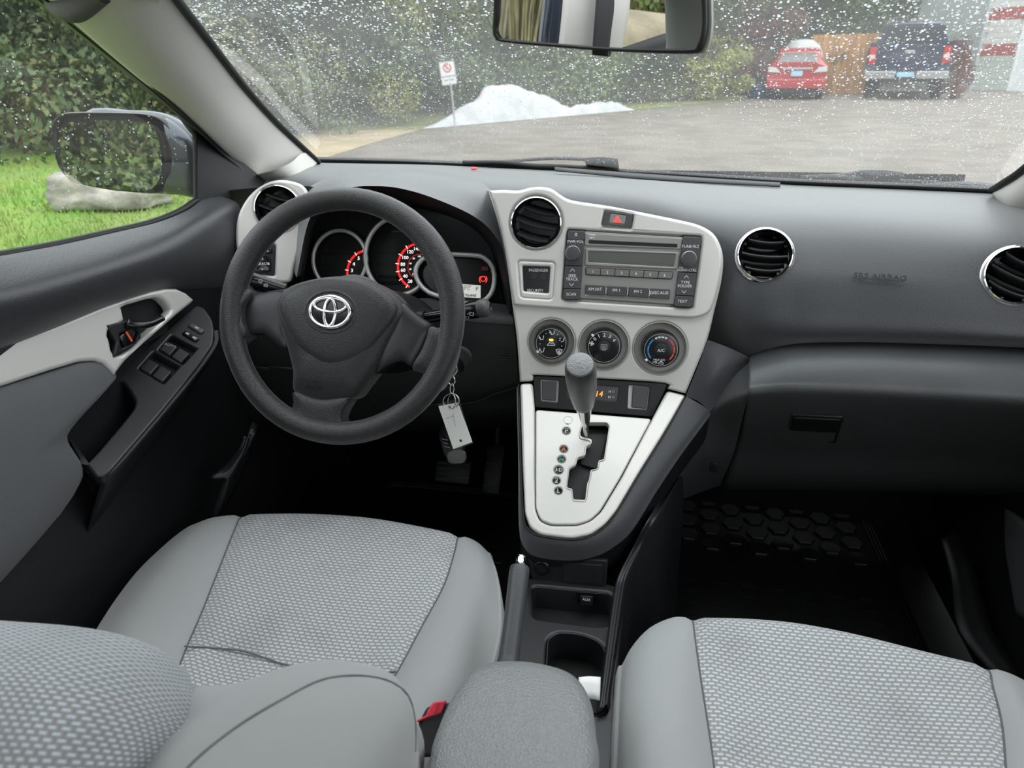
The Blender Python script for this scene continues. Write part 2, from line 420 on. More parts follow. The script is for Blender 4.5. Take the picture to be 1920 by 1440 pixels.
# headliner above the seats
cl_ = loft('ceiling', [wtop, [V((p.x * 1.04, .25, p.z + .04)) for p in wtop], [V((p.x * 1.06, -.35, p.z + .03)) for p in wtop]], BEIGE, nu=2, nv=3, thick=-.02, kind='structure'); tag(cl_, 'pale headliner over the front seats, above the frame')
# black band round the glass, windscreen-side
tube('window_seal', [p + V((0, 0, .001)) for p in wb], .0065, RUBBER, ws, seg=8, sub=6)
# left pillar, seal and door frame
pr = [P(594, 304, y=1.53), P(540, 254, y=1.40), P(500, 214, y=1.30), P(453, 161, y=1.19), P(393, 84, y=1.05), P(333, 8, y=.92), P(265, -80, y=.78)]
plf = [P(493, 347, y=1.34), P(455, 312, y=1.27), P(417, 277, y=1.20), P(367, 230, y=1.12), P(320, 187, y=1.05), P(267, 150, y=.98), P(200, 93, y=.91)]
plf = plf[:6] + [P(200, 93, y=.91), ]
prr = pr[:5] + [P(333, 8, y=.92), P(255, -95, y=.77)]
pll = plf[:5] + [P(255, 138, y=.97), P(60, -30, y=.78)]
pmid = [a.lerp(b, .45) - (a + b - CAM * 2).normalized() * .028 for a, b in zip(pll, prr)]
pin = [p + (p - CAM).normalized() * .05 for p in prr]; pin2 = [p + (p - CAM).normalized() * .05 for p in pll]
pa = loft('trim_1', [list(c) for c in zip(pin2, pll, pmid, prr, pin)], BEIGE, nu=5, nv=6, kind='structure'); tag(pa, 'pale beige windscreen pillar trim beside the driver door window')
tube('window_seal', [p + (p - CAM).normalized() * .004 + V((.004, 0, 0)) for p in prr], .006, RUBBER, pa, sub=6)
# pillar base lip down to the dashboard
loft('pillar_foot', [[P(493, 347, y=1.34), P(530, 338, y=1.33), P(560, 333, y=1.36), P(580, 318, y=1.45), P(596, 304, y=1.53)], [P(470, 330, y=1.29), P(510, 320, y=1.285), P(545, 305, y=1.34), P(562, 290, y=1.42), P(573, 286, y=1.47)]], BEIGE, pa, nu=5, nv=3)
pt_ = pl(Plane(P(258, 6, y=.9), (.6, -.7, .2)), [(258, 3)])
text('AIRBAG', Plane(P(258, 6, y=.87), (.72, -.65, .1)).m(258, 6, .012, -6), .006, GREYP, pa, name='embossed_lettering')
fr1 = [P(u, v, x=-.735) for u, v in [(372, 262), (360, 248), (333, 214), (283, 178), (207, 114), (133, 54), (58, -2), (0, -50)]]
fr2 = [a for a in [P(500, 352, y=1.33), P(455, 316, y=1.27), P(417, 281, y=1.20), P(367, 234, y=1.12), P(318, 190, y=1.05), P(258, 142, y=.98), P(140, 42, y=.86), P(60, -20, y=.78)]]
frm = [a.lerp(b, .4) + V((.006, 0, -.004)) for a, b in zip(fr1, fr2)]
# ------------------------------------------------------------------ right pillar
ra = [P(1866, 357, z=.84), P(1890, 342, y=1.302), P(1925, 318, y=1.246), V((.60, 1.10, .975)), V((.578, .92, 1.085)), V((.56, .78, 1.15)), V((.55, .6, 1.21))]
rb = [P(1868, 362, z=.83), P(1882, 398, y=1.34), P(1918, 412, y=1.28), V((.695, 1.14, .88)), V((.70, .95, 1.01)), V((.685, .75, 1.12)), V((.65, .5, 1.2))]
rm = [a.lerp(b, .5) + V((-.012, -.012, 0)) for a, b in zip(ra, rb)]
pb = loft('trim_2', [[a + V((.03, .03, 0)), a, c, b, b + V((.03, .03, -.02))] for a, c, b in zip(ra, rm, rb)], BEIGE, nu=4, nv=5, kind='structure'); tag(pb, 'pale beige pillar trim on the passenger side')
tube('window_seal', [p + V((-.004, .002, 0)) for p in ra], .006, RUBBER, pb)
# sun visor corner at the top left
vis = thing('sun_visor', 'dark grey fabric sun visor end at the top of the driver pillar', 'sun visor', P(120, 5, s=.8))
tube('visor_pad', [P(95, -30, s=.86), P(110, 2, s=.84), P(140, 14, s=.82), P(190, -14, s=.8)], [.012, .016, .016, .012], mat('visor_cloth', (.11, .11, .112), .9, bump=('noise', 300, .6, .002)), vis, seg=14, sub=6)
# ================================================================== dashboard
dash = thing('dashboard', 'dark grey grained dashboard spanning the car below the windscreen', 'dashboard', (0, 1.15, .6))
X = [400, 540, 660, 800, 930, 1040, 1200, 1300, 1400, 1500, 1613, 1750, 1905, 2080]
def row(ys, **k):
    q = list(k.items())[0]; val = q[1] if isinstance(q[1], (list, tuple)) else [q[1]] * len(X)
    return [P(x, y, **{q[0]: d}) for x, y, d in zip(X, ys, val)]
r0 = [p + V((0, .012, -.003)) for p in row([297, 299, 303, 306, 313, 318, 327, 333, 338, 344, 348, 354, 361, 376], z=[.838, .838, .834, .832, .83, .829, .828, .827, .827, .827, .828, .829, .83, .832])]
r1 = row([318, 316, 315, 317, 322, 328, 338, 346, 353, 359, 364, 371, 380, 395], y=[1.44, 1.44, 1.44, 1.44, 1.43, 1.42, 1.41, 1.40, 1.39, 1.385, 1.37, 1.345, 1.31, 1.27])
r2 = row([345, 342, 338, 338, 342, 346, 362, 376, 384, 390, 394, 401, 413, 428], y=[1.3, 1.3, 1.3, 1.29, 1.26, 1.23, 1.22, 1.22, 1.22, 1.215, 1.21, 1.2, 1.18, 1.15])
r3 = row([420, 420, 420, 400, 395, 395, 412, 422, 430, 436, 440, 447, 459, 476], y=[1.24, 1.24, 1.24, 1.22, 1.19, 1.16, 1.15, 1.135, 1.125, 1.125, 1.12, 1.11, 1.095, 1.07])
r4 = row([500, 500, 500, 480, 470, 470, 480, 490, 500, 505, 512, 520, 534, 552], y=[1.24, 1.24, 1.24, 1.22, 1.19, 1.17, 1.15, 1.13, 1.085, 1.075, 1.07, 1.06, 1.045, 1.02])
r5 = row([560, 560, 560, 550, 540, 540, 545, 560, 575, 580, 585, 592, 606, 622], y=[1.24, 1.24, 1.24, 1.22, 1.19, 1.17, 1.15, 1.12, 1.06, 1.05, 1.045, 1.035, 1.02, 1.0])
r6 = row([620, 620, 620, 610, 600, 600, 600, 604, 622, 628, 630, 634, 641, 652], y=[1.24, 1.24, 1.24, 1.22, 1.19, 1.17, 1.15, 1.12, 1.06, 1.045, 1.04, 1.03, 1.015, 1.0])
r7 = row([680, 680, 680, 670, 660, 660, 656, 652, 672, 648, 645, 648, 654, 664], y=[1.24, 1.24, 1.24, 1.22, 1.19, 1.17, 1.15, 1.13, 1.09, 1.085, 1.08, 1.07, 1.055, 1.04])
VR1 = Plane(P(1434, 478, y=1.088), (-.05, -.87, .48)); VR2 = Plane(P(1906, 517, y=1.05), (-.16, -.86, .48))
def vent_keep(p):
    for pv, c, r in ((VR1, VR1.p, .0345), (VR2, VR2.p, .0375)):
        d = p - c
        if abs(d.dot(pv.n)) < .12 and math.hypot(d.dot(pv.r), d.dot(pv.u)) < r: return False
    return True
loft('upper_pad', [r0, r1, r2, r3, r4, r5, r6, r7], PAD, dash, nu=14, nv=9, keep=vent_keep)
# defroster slot along the glass
loft('defroster_grille', [[P(1040, 313, y=1.462), P(1200, 325, y=1.455), P(1330, 334, y=1.445), P(1463, 342, y=1.435)], [P(1040, 319, y=1.44), P(1200, 334, y=1.43), P(1330, 342, y=1.42), P(1463, 349, y=1.415)]], BLK, dash, nu=6, nv=2, thick=-.002)
lathe('alarm_lamp', [(.0065, 0), (.0058, .0022), (.003, .0035), (0.0001, .004)], REDB, Plane(P(889, 317, y=1.42), (0, -.2, 1)).m(889, 317, .0), dash, seg=16)
sab = Plane(P(1650, 520, y=1.068), (-.1, -.8, .55))
text('SRS AIRBAG', sab.m(1650, 519, .012), .0072, mat('moulded_lettering', (.012, .012, .013), .5), dash, name='airbag_lettering', d=.0006, sx=1.25, bold=.01)
box('airbag_lettering', (.056, .0012, .0008), mat('moulded_line', (.012, .012, .013), .5), sab.m(1652, 524.5, .012), dash)
# instrument hood
HA = [P(u, v, y=y) for (u, v), y in zip([(520, 440), (553, 372), (610, 337), (690, 321), (790, 320), (868, 331), (920, 356), (946, 420), (966, 520), (972, 600)], [1.33, 1.33, 1.32, 1.31, 1.31, 1.30, 1.22, 1.16, 1.13, 1.12])]
HL = [P(u, v, y=y) for (u, v), y in zip([(556, 520), (583, 405), (640, 357), (712, 349), (775, 359), (842, 383), (892, 408), (925, 438), (945, 480), (962, 585)], [1.12, 1.10, 1.085, 1.08, 1.08, 1.08, 1.08, 1.085, 1.09, 1.10])]
HM = [a.lerp(b, .5) + V((0, -.005, .012)) for a, b in zip(HA, HL)]
HI = [P(u, v, y=1.12) for (u, v) in [(566, 520), (590, 412), (644, 366), (712, 358), (772, 368), (836, 392), (884, 416), (916, 444), (935, 484), (953, 585)]]
HB = [P(u, v, y=1.24) for (u, v) in [(566, 560), (592, 430), (646, 390), (712, 384), (770, 390), (830, 405), (874, 425), (903, 452), (922, 490), (942, 585)]]
hood = loft('instrument_hood', [HA, HM, HL], PAD, dash, nu=8, nv=6)
loft('hood_lining', [HL, HI, HB], DARK, dash, nu=8, nv=4)
# lower panel below the wheel
KP = [[P(u, v, y=y) for u, v in r] for y, r in ((1.13, [(430, 520), (560, 555), (700, 560), (850, 560), (975, 575)]), (1.10, [(430, 590), (560, 600), (700, 605), (850, 605), (972, 612)]), (1.085, [(440, 660), (560, 660), (700, 680), (850, 690), (975, 700)]), (1.09, [(450, 740), (560, 750), (700, 760), (850, 755), (978, 742)]), (1.12, [(450, 800), (560, 800), (700, 805), (850, 800), (980, 790)]), (1.3, [(450, 810), (560, 810), (700, 810), (850, 805), (985, 800)]))]
loft('knee_panel', KP, BLK, dash, nu=6, nv=5)
tube('panel_seam', [P(790, 590, y=1.098), P(870, 602, y=1.096), P(965, 610, y=1.094)], .0014, DARK, dash, seg=6)
tube('panel_seam', [P(780, 760, y=1.08), P(880, 756, y=1.082), P(925, 740, y=1.078), P(972, 726, y=1.074)], .0012, SATIN, dash, seg=6)
sv = Plane(P(947, 670, y=1.075), (0, -.98, .15))
for i in range(5): box('speaker_slot', (.014, .0024, .002), DARK, sv.m(947.5 - i * .6, 661 + i * 4.7, .002), dash, bev=.0006)
for (u, v) in [(485, 690), (525, 690)]: box('coin_slot', (.045, .004, .002), SATIN, Plane(P(u, v, y=1.07), (0, -1, .1)).m(u, v, .0), dash, bev=.0008)
# end cap ridge by the door, hood-release corner
loft('kick_ridge', [[P(473, 790, x=-.60), P(452, 830, x=-.61), P(425, 868, x=-.615), P(396, 893, x=-.62)], [P(468, 812, x=-.585), P(455, 850, x=-.59), P(440, 880, x=-.595), P(428, 905, x=-.6)], [P(470, 850, x=-.60), P(455, 890, x=-.61), P(430, 940, x=-.62), P(400, 985, x=-.63)]], SATIN, dash, nu=5, nv=5, thick=.01)
# passenger side: shelf and glove box
gx = [1410, 1447, 1497, 1613, 1713, 1813, 1920, 2080]
gd = [1.075, 1.075, 1.07, 1.065, 1.06, 1.05, 1.04, 1.02]
def grow(ys, dy): return [P(x, y, y=d + dy) for x, y, d in zip(gx, ys, gd)]
gl = [grow([676, 659, 649, 646, 648, 652, 656, 664], .03), grow([679, 664, 656, 654, 656, 660, 665, 672], -.004), grow([700, 690, 684, 683, 687, 692, 697, 706], -.042), grow([726, 720, 718, 720, 725, 730, 737, 748], -.062), grow([738, 735, 734, 738, 743, 749, 756, 768], -.063)]
g2 = [grow([770, 772, 774, 776, 780, 785, 790, 800], -.03), grow([830, 835, 838, 842, 846, 850, 854, 860], .045), grow([905, 905, 906, 908, 910, 914, 918, 924], .14), grow([908, 908, 908, 910, 912, 915, 918, 924], .4)]
gx0 = [1410, 1409, 1406, 1404, 1402, 1397, 1382, 1355, 1350]
R_ = gl + g2
for rr, x0, old in zip(R_, gx0, R_):
    p = old[0]; y_ = p.y
    v_ = None
def reproj(p):
    d = p - CAM; s = d.dot(FW); return 960 + FPX * d.dot(RT) / s, 720 - FPX * d.dot(UP) / s
for rr, x0 in zip(R_, gx0): rr[0] = P(x0, reproj(rr[0])[1], y=rr[0].y)
gb_ = loft('glove_box_door', R_, PADL, dash, nu=8, nv=7, thick=.008)
_a, _b, _c = P(1525, 772, y=1.032), P(1525, 828, y=1.107), P(1600, 776, y=1.027); _n = (_c - _a).cross(_b - _a)
LP = Plane(P(1525, 798, y=1.062), _n if _n.y < 0 else -_n)
latch_o = pl(LP, [(1484, 769), (1583, 774), (1567, 824), (1467, 818)])
panel('latch_frame', [fillet(latch_o, .006), fillet(pl(LP, [(1489, 773), (1578, 777), (1563, 819), (1473, 813)]), .004)], .006, SATIN, LP.mat(), gb_, bev=.0015, top=.008)
panel('latch_handle', [fillet(pl(LP, [(1489, 773), (1578, 777), (1569, 801), (1481, 797)]), .004)], .006, BLK, LP.mat(), gb_, bev=.0015, top=.010)
panel('latch_grip', [fillet(pl(LP, [(1480, 801), (1569, 805), (1563, 819), (1473, 813)]), .003)], .004, PADL, LP.mat(), gb_, bev=.001, top=.004)
# dark corner between console and glove box
loft('console_side_panel', [[P(1396, 676, y=1.085), P(1402, 677, y=1.08), P(1407, 679, y=1.075)], [P(1362, 712, y=1.065), P(1385, 718, y=1.045), P(1405, 724, y=1.022)], [P(1328, 766, y=1.05), P(1365, 752, y=1.03), P(1402, 744, y=1.012)], [P(1300, 815, y=1.04), P(1345, 800, y=1.07), P(1388, 800, y=1.06)], [P(1240, 900, y=1.0), P(1310, 870, y=1.09), P(1374, 855, y=1.11)], [P(1185, 985, y=.95), P(1270, 940, y=1.12), P(1350, 910, y=1.2)]], PADL, dash, nu=6, nv=6)
box('fuse_clip', (.014, .018, .004), SATIN, Plane(P(1338, 876, y=1.07), (-.4, -.9, 0)).m(1338, 876, .004), dash, bev=.001)
# silver trim on the driver's corner, with its vent and mirror control
DS = Plane(P(500, 430, y=1.14), (.3, -.88, .3))
ds_out = sm([(441, 438), (447, 400), (466, 367), (492, 346), (520, 337), (550, 340), (572, 352), (583, 385), (575, 425), (562, 465), (551, 500), (543, 528), (510, 528), (468, 520), (446, 480)], 4)
vl_c = DS.at(521, 391)
k0 = DS.k(521, 391)
hole = [(DS.uv(521, 391)[0] + a, DS.uv(521, 391)[1] + b) for a, b in circ(36, 42 * k0)]
panel('corner_trim', [[DS.uv(*p) for p in ds_out], hole, fillet(pl(DS, [(475, 458), (516, 458), (514, 517), (473, 512)]), .004)], .02, SILVER, DS.mat(), dash, bev=.005, smooth=True)
loft('dash_end', [[P(u, v, y=1.2) for u, v in r] for r in ([(420, 358), (480, 352), (560, 348), (620, 355)], [(420, 420), (480, 420), (560, 420), (600, 430)], [(420, 560), (480, 560), (540, 560), (570, 560)])], DARK, dash, nu=3, nv=3)
def vent(pv, u, v, r, tilt, slats=3, spin=0, bulge=None, n=-10, depth=.035):
    """round air vent: chrome ring, black barrel, curved slats"""
    M = pv.m(u, v)
    ring = lathe('air_vent', [(r * .93, -.012), (r * .95, .0035), (r * .99, .006), (r * 1.03, .005), (r * 1.06, .0015), (r * 1.12, -.001), (r * 1.12, -.012)], CHROME, M, dash, seg=56)
    lathe('barrel', [(r * .94, .004), (r * .90, -.002), (r * .88, -depth), (0.001, -depth)], GLOSSY, M, ring, seg=40)
    for i in range(slats):
        yy = (i - (slats - 1) / 2) * r * .56
        hw = math.sqrt(max(r * r * .77 - yy * yy, 1e-6)) * .98
        Ms = M @ Matrix.Rotation(rad(spin), 4, 'Z') @ Matrix.Translation((0, yy, -.012)) @ Matrix.Rotation(rad(tilt), 4, 'X')
        rows = []
        for z, t in ((.010, .0012), (.004, .0028), (-.012, .002)):
            rows.append([Ms @ V((x * hw, t + (1 - x * x) * -.003, z)) for x in (-1, -.5, 0, .5, 1)])
        for z, t in ((-.012, -.002), (.004, -.0028), (.010, -.0012), (.010, .0012)):
            rows.append([Ms @ V((x * hw, t + (1 - x * x) * -.003, z)) for x in (-1, -.5, 0, .5, 1)])
        loft('slat', rows, SATIN, ring, nu=3, nv=2)
    return ring
vent(DS, 521, 391, 41 * k0, 14, spin=-16)
vent(VR1, 1434, 478, 48 * VR1.k(1434, 478), -8, spin=-2)
vent(VR2, 1906, 517, 53 * VR2.k(1906, 517), -12, spin=-22)
# ------------------------------------------------------------------ centre fascia
fasc = thing('center_fascia', 'pale silver centre fascia framing the stereo and climate dials', 'fascia', FAS.p)
fo = [(917, 357), (945, 356), (972, 357), (992, 352), (1012, 350), (1034, 354), (1052, 366), (1074, 376), (1140, 386), (1207, 399), (1280, 414), (1313, 423), (1338, 438), (1352, 462), (1357, 490), (1353, 530), (1341, 580), (1327, 637), (1302, 700), (1286, 739), (1252, 730), (1247, 719), (1130, 711), (1010, 704), (999, 706), (998, 715), (974, 717), (969, 640), (960, 570), (948, 480), (935, 415)]
def circ_at(pv, u, v, r, n=36, k=None):
    c = pv.uv(u, v); k = k or pv.k(u, v)
    return [(c[0] + a, c[1] + b) for a, b in circ(n, r * k)]
VC = (1005.5, 417.5)
holeV = circ_at(FAS, *VC, 46)
dials = [(1034, 641, 43), (1132, 647.5, 46), (1237.5, 653, 49)]
rq = [(1065, 431), (1098, 432.5), (1098, 436), (1278.5, 446), (1279, 441.5), (1313.5, 444), (1296, 576), (1261, 574), (1261, 568.5), (1089, 557), (1088, 562), (1055, 561)]
hz = fillet(pl(FAS, [(1135, 395), (1186, 402), (1182, 427), (1129, 422)]), .003)
ab = fillet(pl(FAS, [(977, 494), (1036, 496), (1033, 555), (979, 551)]), .006)
fo = smp(fo, [0, 19 - 0, 20, 21, 24, 25, 26], 3) if 0 else smp(fo, [0, 19, 20, 24, 26], 3)
outl = pl(FAS, fo)
panel('upper_panel', [outl, holeV, hz, fillet(pl(FAS, rq), .002, 2), ab] + [circ_at(FAS, *d) for d in dials], .03, SILVER, FAS.mat(), fasc, bev=.004, smooth=True)
# raised shelf that carries the stereo
ro = [(918, 357.5), (945, 356.5), (972, 357.5), (992, 352.5), (1012, 350.5), (1034, 354.5), (1052, 366.5), (1074, 376.5), (1140, 386.5), (1207, 399.5), (1280, 414.5), (1312, 423.5), (1336, 438.5), (1350, 462), (1354, 490), (1349, 530), (1338, 572), (1328, 588), (1308, 596), (1290, 597), (1240, 594), (1150, 587), (1060, 580), (985, 575), (962, 572), (949, 480), (936, 415)]
panel('raised_surround', [[FAS.uv(*p, .0075) for p in smp(ro, [0, 24], 3)], circ_at(FAS, *VC, 49.5), [(a, b) for a, b in fillet(pl(FAS, [(1134, 395.5), (1187, 403), (1183, 429), (1128, 424)]), .003)], fillet(pl(FAS, [(1064, 430), (1314.5, 443), (1297, 577), (1054, 562)]), .003, 2), fillet(pl(FAS, [(972, 489), (1041, 492), (1036, 561), (977, 557)]), .006)], .012, SILVER, FAS.mat(), fasc, bev=.0045, smooth=True, top=.0075, res=4)
def vent_f():
    global dash
    d0 = dash; dash = fasc
    vent(FAS, VC[0], VC[1], 46 * FAS.k(*VC), 24, spin=-14); dash = d0
FASV = Plane(FAS.p + FAS.n * .006, FAS.n, FAS.r)
_d = dash; dash = fasc; vent(FASV, VC[0], VC[1], 45.5 * FAS.k(*VC), 22, spin=-14); dash = _d
# black sides of the fascia, down to the floor
loft('side_cheek', [[P(u, v, y=FAS.at(u, v).y + .004 + dy) for u, v in [(915, 357), (933, 415), (946, 480), (958, 570), (967, 640), (972, 717)]] for dy in (0, .06, .16)], BLK, fasc, nu=4, nv=2)
# hazard switch, passenger airbag lamp
hzs = thing('hazard_switch', 'grey hazard switch with a red triangle above the stereo', 'switch', FAS.at(1158, 411))
hc = FAS.uv(1158, 411)
panel('switch_frame', [hz, fillet(pl(FAS, [(1144, 400), (1174, 404), (1171, 421), (1141, 418)]), .002)], .008, KEYG, FAS.mat(), hzs, bev=.001, top=.009)
panel('switch_key', [fillet(pl(FAS, [(1144, 400), (1174, 404), (1171, 421), (1141, 418)]), .002)], .006, mat('key_face', (.2, .2, .2), .35), FAS.mat(), hzs, bev=.001, top=.0085)
def tri(c, r, w): 
    o = [(c[0] + r * math.cos(rad(90 + 120 * i)), c[1] + r * .9 * math.sin(rad(90 + 120 * i))) for i in range(3)]
    return [o, [(c[0] + (x - c[0]) * w, c[1] + (y - c[1]) * w) for x, y in o]]
tc_ = FAS.uv(1157, 413)
panel('hazard_triangle', tri(tc_, .0068, .78), .0004, REDL, FAS.mat(), hzs, top=.0092)
panel('hazard_triangle', tri(tc_, .0042, .62), .0004, REDL, FAS.mat(), hzs, top=.0092)
abl = thing('airbag_indicator', 'small black passenger airbag indicator window left of the stereo', 'indicator', FAS.at(1005, 523))
panel('bezel', [fillet(pl(FAS, [(971, 488), (1042, 491), (1037, 562), (976, 558)]), .007), fillet(pl(FAS, [(980, 498), (1032, 500), (1029, 550), (982, 546)]), .003)], .008, SILVER, FAS.mat(), abl, bev=.003, top=.006, smooth=True)
panel('window', [fillet(pl(FAS, [(979, 497), (1033, 499), (1030, 551), (981, 547)]), .003)], .002, GLOSSY, FAS.mat(), abl, top=.001)
kf = FAS.k(1005, 520)
for s_, u, v, h, mm in (('PASSENGER', 1009.5, 507, 5.2, WHITE), ('OFF', 1001, 520, 4, DIMP), ('AIR BAG', 1001, 514.5, 2.5, DIMP), ('AIR BAG', 1019, 515.5, 2.5, DIMP), ('ON', 1019, 521, 4, DIMP), ('SECURITY', 1003.5, 545, 5.2, WHITE)):
    text(s_, FAS.m(u, v, .0013), h * kf, mm, abl, sx=.92)
# climate dials
def glyph(kind, pv, u, v, s, mm, par, off, rot=0):
    """little printed symbols, drawn as strokes"""
    k = pv.k(u, v); M = pv.m(u, v, off, rot); lines = []
    if kind == 'seat': lines = [[(-.1, -.5), (.35, -.35), (.5, .4)], [(-.5, .3), (-.15, -.1), (-.1, -.5)], [(-.5, .0), (-.35, -.25)]]
    if kind == 'car': lines = [[(-.6, -.1), (-.4, .12), (-.15, .4), (.25, .4), (.45, .1), (.6, 0), (.6, -.2), (-.6, -.2), (-.6, -.1)], [(-.1, .1), (.2, .1)]]
    if kind == 'rear': lines = [[(-.5, -.4), (-.5, .4), (.5, .4), (.5, -.4), (-.5, -.4)]] + [[(x, -.6), (x + .08, -.3), (x - .05, 0), (x + .05, .2)] for x in (-.22, 0, .22)]
    if kind == 'front': lines = [[(-.35, -.35), (-.6, .3), (0, .5), (.6, .3), (.35, -.35), (-.35, -.35)]] + [[(x, -.6), (x + .08, -.3), (x - .05, 0), (x + .05, .2)] for x in (-.2, 0, .2)]
    if kind == 'fan': lines = [[(0, 0), (.25, .45), (-.1, .5), (0, 0)], [(0, 0), (-.25, -.45), (.1, -.5), (0, 0)], [(0, 0), (.45, -.25), (.5, .1), (0, 0)], [(0, 0), (-.45, .25), (-.5, -.1), (0, 0)]]
    if kind == 'dotted': lines = [[(-.1, -.5), (.35, -.35), (.5, .4)], [(-.5, .2), (-.15, .3)], [(-.5, -.2), (-.25, -.1)]]
    if kind == 'up': lines = [[(-.5, -.3), (0, .3), (.5, -.3)]]
    if kind == 'down': lines = [[(-.5, .3), (0, -.3), (.5, .3)]]
    if kind == 'lamp': lines = [[(.3 * math.cos(a), .3 * math.sin(a)) for a in [i * .7854 for i in range(9)]]] + [[(.42 * math.cos(a), .42 * math.sin(a)), (.6 * math.cos(a), .6 * math.sin(a))] for a in [i * .7854 for i in range(8)]]
    if kind == 'beam': lines = [[(0, -.4), (.3, -.3), (.4, 0), (.3, .3), (0, .4), (0, -.4)], [(-.15, .25), (-.6, .25)], [(-.15, 0), (-.6, 0)], [(-.15, -.25), (-.6, -.25)]]
    if kind == 'wash': lines = [[(-.35, -.3), (-.5, .3), (.5, .3), (.35, -.3), (-.35, -.3)], [(-.7, 0), (-.9, 0)]]
    vs, fs = [], []; w = .055
    for l in lines:
        for a, b in zip(l, l[1:]):
            a, b = V(a), V(b); d = (b - a); 
            if d.length < 1e-6: continue
            n = V((-d.y, d.x)).normalized() * w; e = d.normalized() * w * .6; i = len(vs)
            for q in (a - n - e, b - n + e, b + n + e, a + n - e): vs.append((q.x * s * k, q.y * s * k, 0))
            fs.append((i, i + 1, i + 2, i + 3))
    return obj('symbol', vs, fs, mm, par, M, smooth=False)
def arcband(r0, r1, a0, a1, n=10):
    o = [(r0 * math.cos(rad(a0 + (a1 - a0) * i / n)), r0 * math.sin(rad(a0 + (a1 - a0) * i / n))) for i in range(n + 1)]
    return o + [(r1 * math.cos(rad(a1 + (a0 - a1) * i / n)), r1 * math.sin(rad(a1 + (a0 - a1) * i / n))) for i in range(n + 1)]
DSK = mat('dial_recess', (.42, .405, .385), .45, metal=.2)
for i, (u, v, R0) in enumerate(dials):
    lab = ['black air direction dial, lit amber, left of the three on the fascia', 'black fan speed dial numbered 0 to 4, middle of the fascia', 'black temperature dial with blue and red arcs on the fascia'][i]
    k = FAS.k(u, v); R = R0 * k; kr = (31, 32.5, 34)[i] * k
    d = thing('climate_dial', lab, 'dial', FAS.at(u, v))
    M = FAS.m(u, v)
    lathe('recess', [(R * 1.03, .0012), (R, .0015), (R * .965, -.002), (R * .93, -.007), (R * .86, -.0085), (kr * .9, -.009)], DSK, M, d, seg=48)
    kn = lathe('knob', [(kr * 1.04, -.009), (kr * 1.04, .004), (kr, .012), (kr * .96, .0145), (kr * .9, .015), (.0005, .015)], GLOSSY, M, d, seg=64)
    lathe('rim_line', [(kr * .9, .0149), (kr * .9, .0153), (kr * .875, .0153), (kr * .875, .0149)], GREYP, M, kn, seg=48)
    lathe('push_button', [(kr * .36, .0148), (kr * .35, .0158), (kr * .3, .0165), (.0005, .0163)], KEYG if 0 else BLK, M, kn, seg=32)
    FK = Plane(FAS.p + FAS.n * .0157, FAS.n, FAS.r); ctr = FAS.at(u, v, .0)
    def onk(a, r, off=.0157, rot=0): return M @ Matrix.Translation((r * kr * math.cos(rad(a)), r * kr * math.sin(rad(a)), off)) @ Matrix.Rotation(rad(rot), 4, 'Z')
    def uvk(a, r): 
        q = onk(a, r) @ V((0, 0, 0)); return reproj(q)
    if i == 0:
        for a, kd in ((86, 'seat'), (150, 'seat'), (22, 'dotted'), (216, 'seat')): glyph(kd, FK, *uvk(a, .68), 9.5, WHITE, kn, 0)
        glyph('front', FK, *uvk(-44, .68), 10, WHITE, kn, 0)
        for a in (118, 55, 184, -12): lathe('mark', [(.0007, .0157), (.0001, .0158)], WHITE, onk(a, .66, 0), kn, seg=8)
        glyph('car', FK, *uvk(-90, .05), 11, WHITE, kn, .0012)
        box('lamp', (.0062, .0027, .0006), AMBER, onk(88, .22, .0168), kn)
        box('pointer', (.003, .0042, .0006), WHITE, onk(213, .95, .0152, 30), kn)
    if i == 1:
        for s_, a in (('0', 140), ('1', 117), ('2', 90), ('3', 63), ('4', 36)): text(s_, onk(a, .68, .0158, a - 90), .0056, WHITE, kn)
        glyph('fan', FK, *uvk(165, .72), 8, WHITE, kn, .0002); glyph('rear', FK, *uvk(0, 0), 11, GREYP, kn, .0012)
        box('pointer', (.003, .0045, .0006), WHITE, onk(135, .93, .0153, 45), kn)
    if i == 2:
        for j in range(3): panel('cold_band', [arcband(.66 * kr, .74 * kr, 128 + j * 32, 157 + j * 32)], .0004, BLUP, M, kn, top=.0159)
        for j in range(4): panel('neutral_band', [arcband(.66 * kr, .74 * kr, 66 + j * 14.5, 76 + j * 14.5, 4)], .0004, WHITE, M, kn, top=.0159)
        for j in range(3): panel('hot_band', [arcband(.66 * kr, .74 * kr, 53 - j * 35 - 30, 53 - j * 35, 8)], .0004, mat('warm_print', (.7, .06, .06), .5), M, kn, top=.0159)
        text('A/C', onk(-90, .03, .0167), .0046, WHITE, kn); text('MAX A/C', onk(-97, .56, .0158), .003, WHITE, kn); text('USE', onk(-113, .75, .0158), .003, WHITE, kn)
        glyph('car', FK, *uvk(-88, .73), 8, WHITE, kn, .0002)
        box('pointer', (.003, .004, .0006), WHITE, onk(217, .95, .0153, 40), kn)
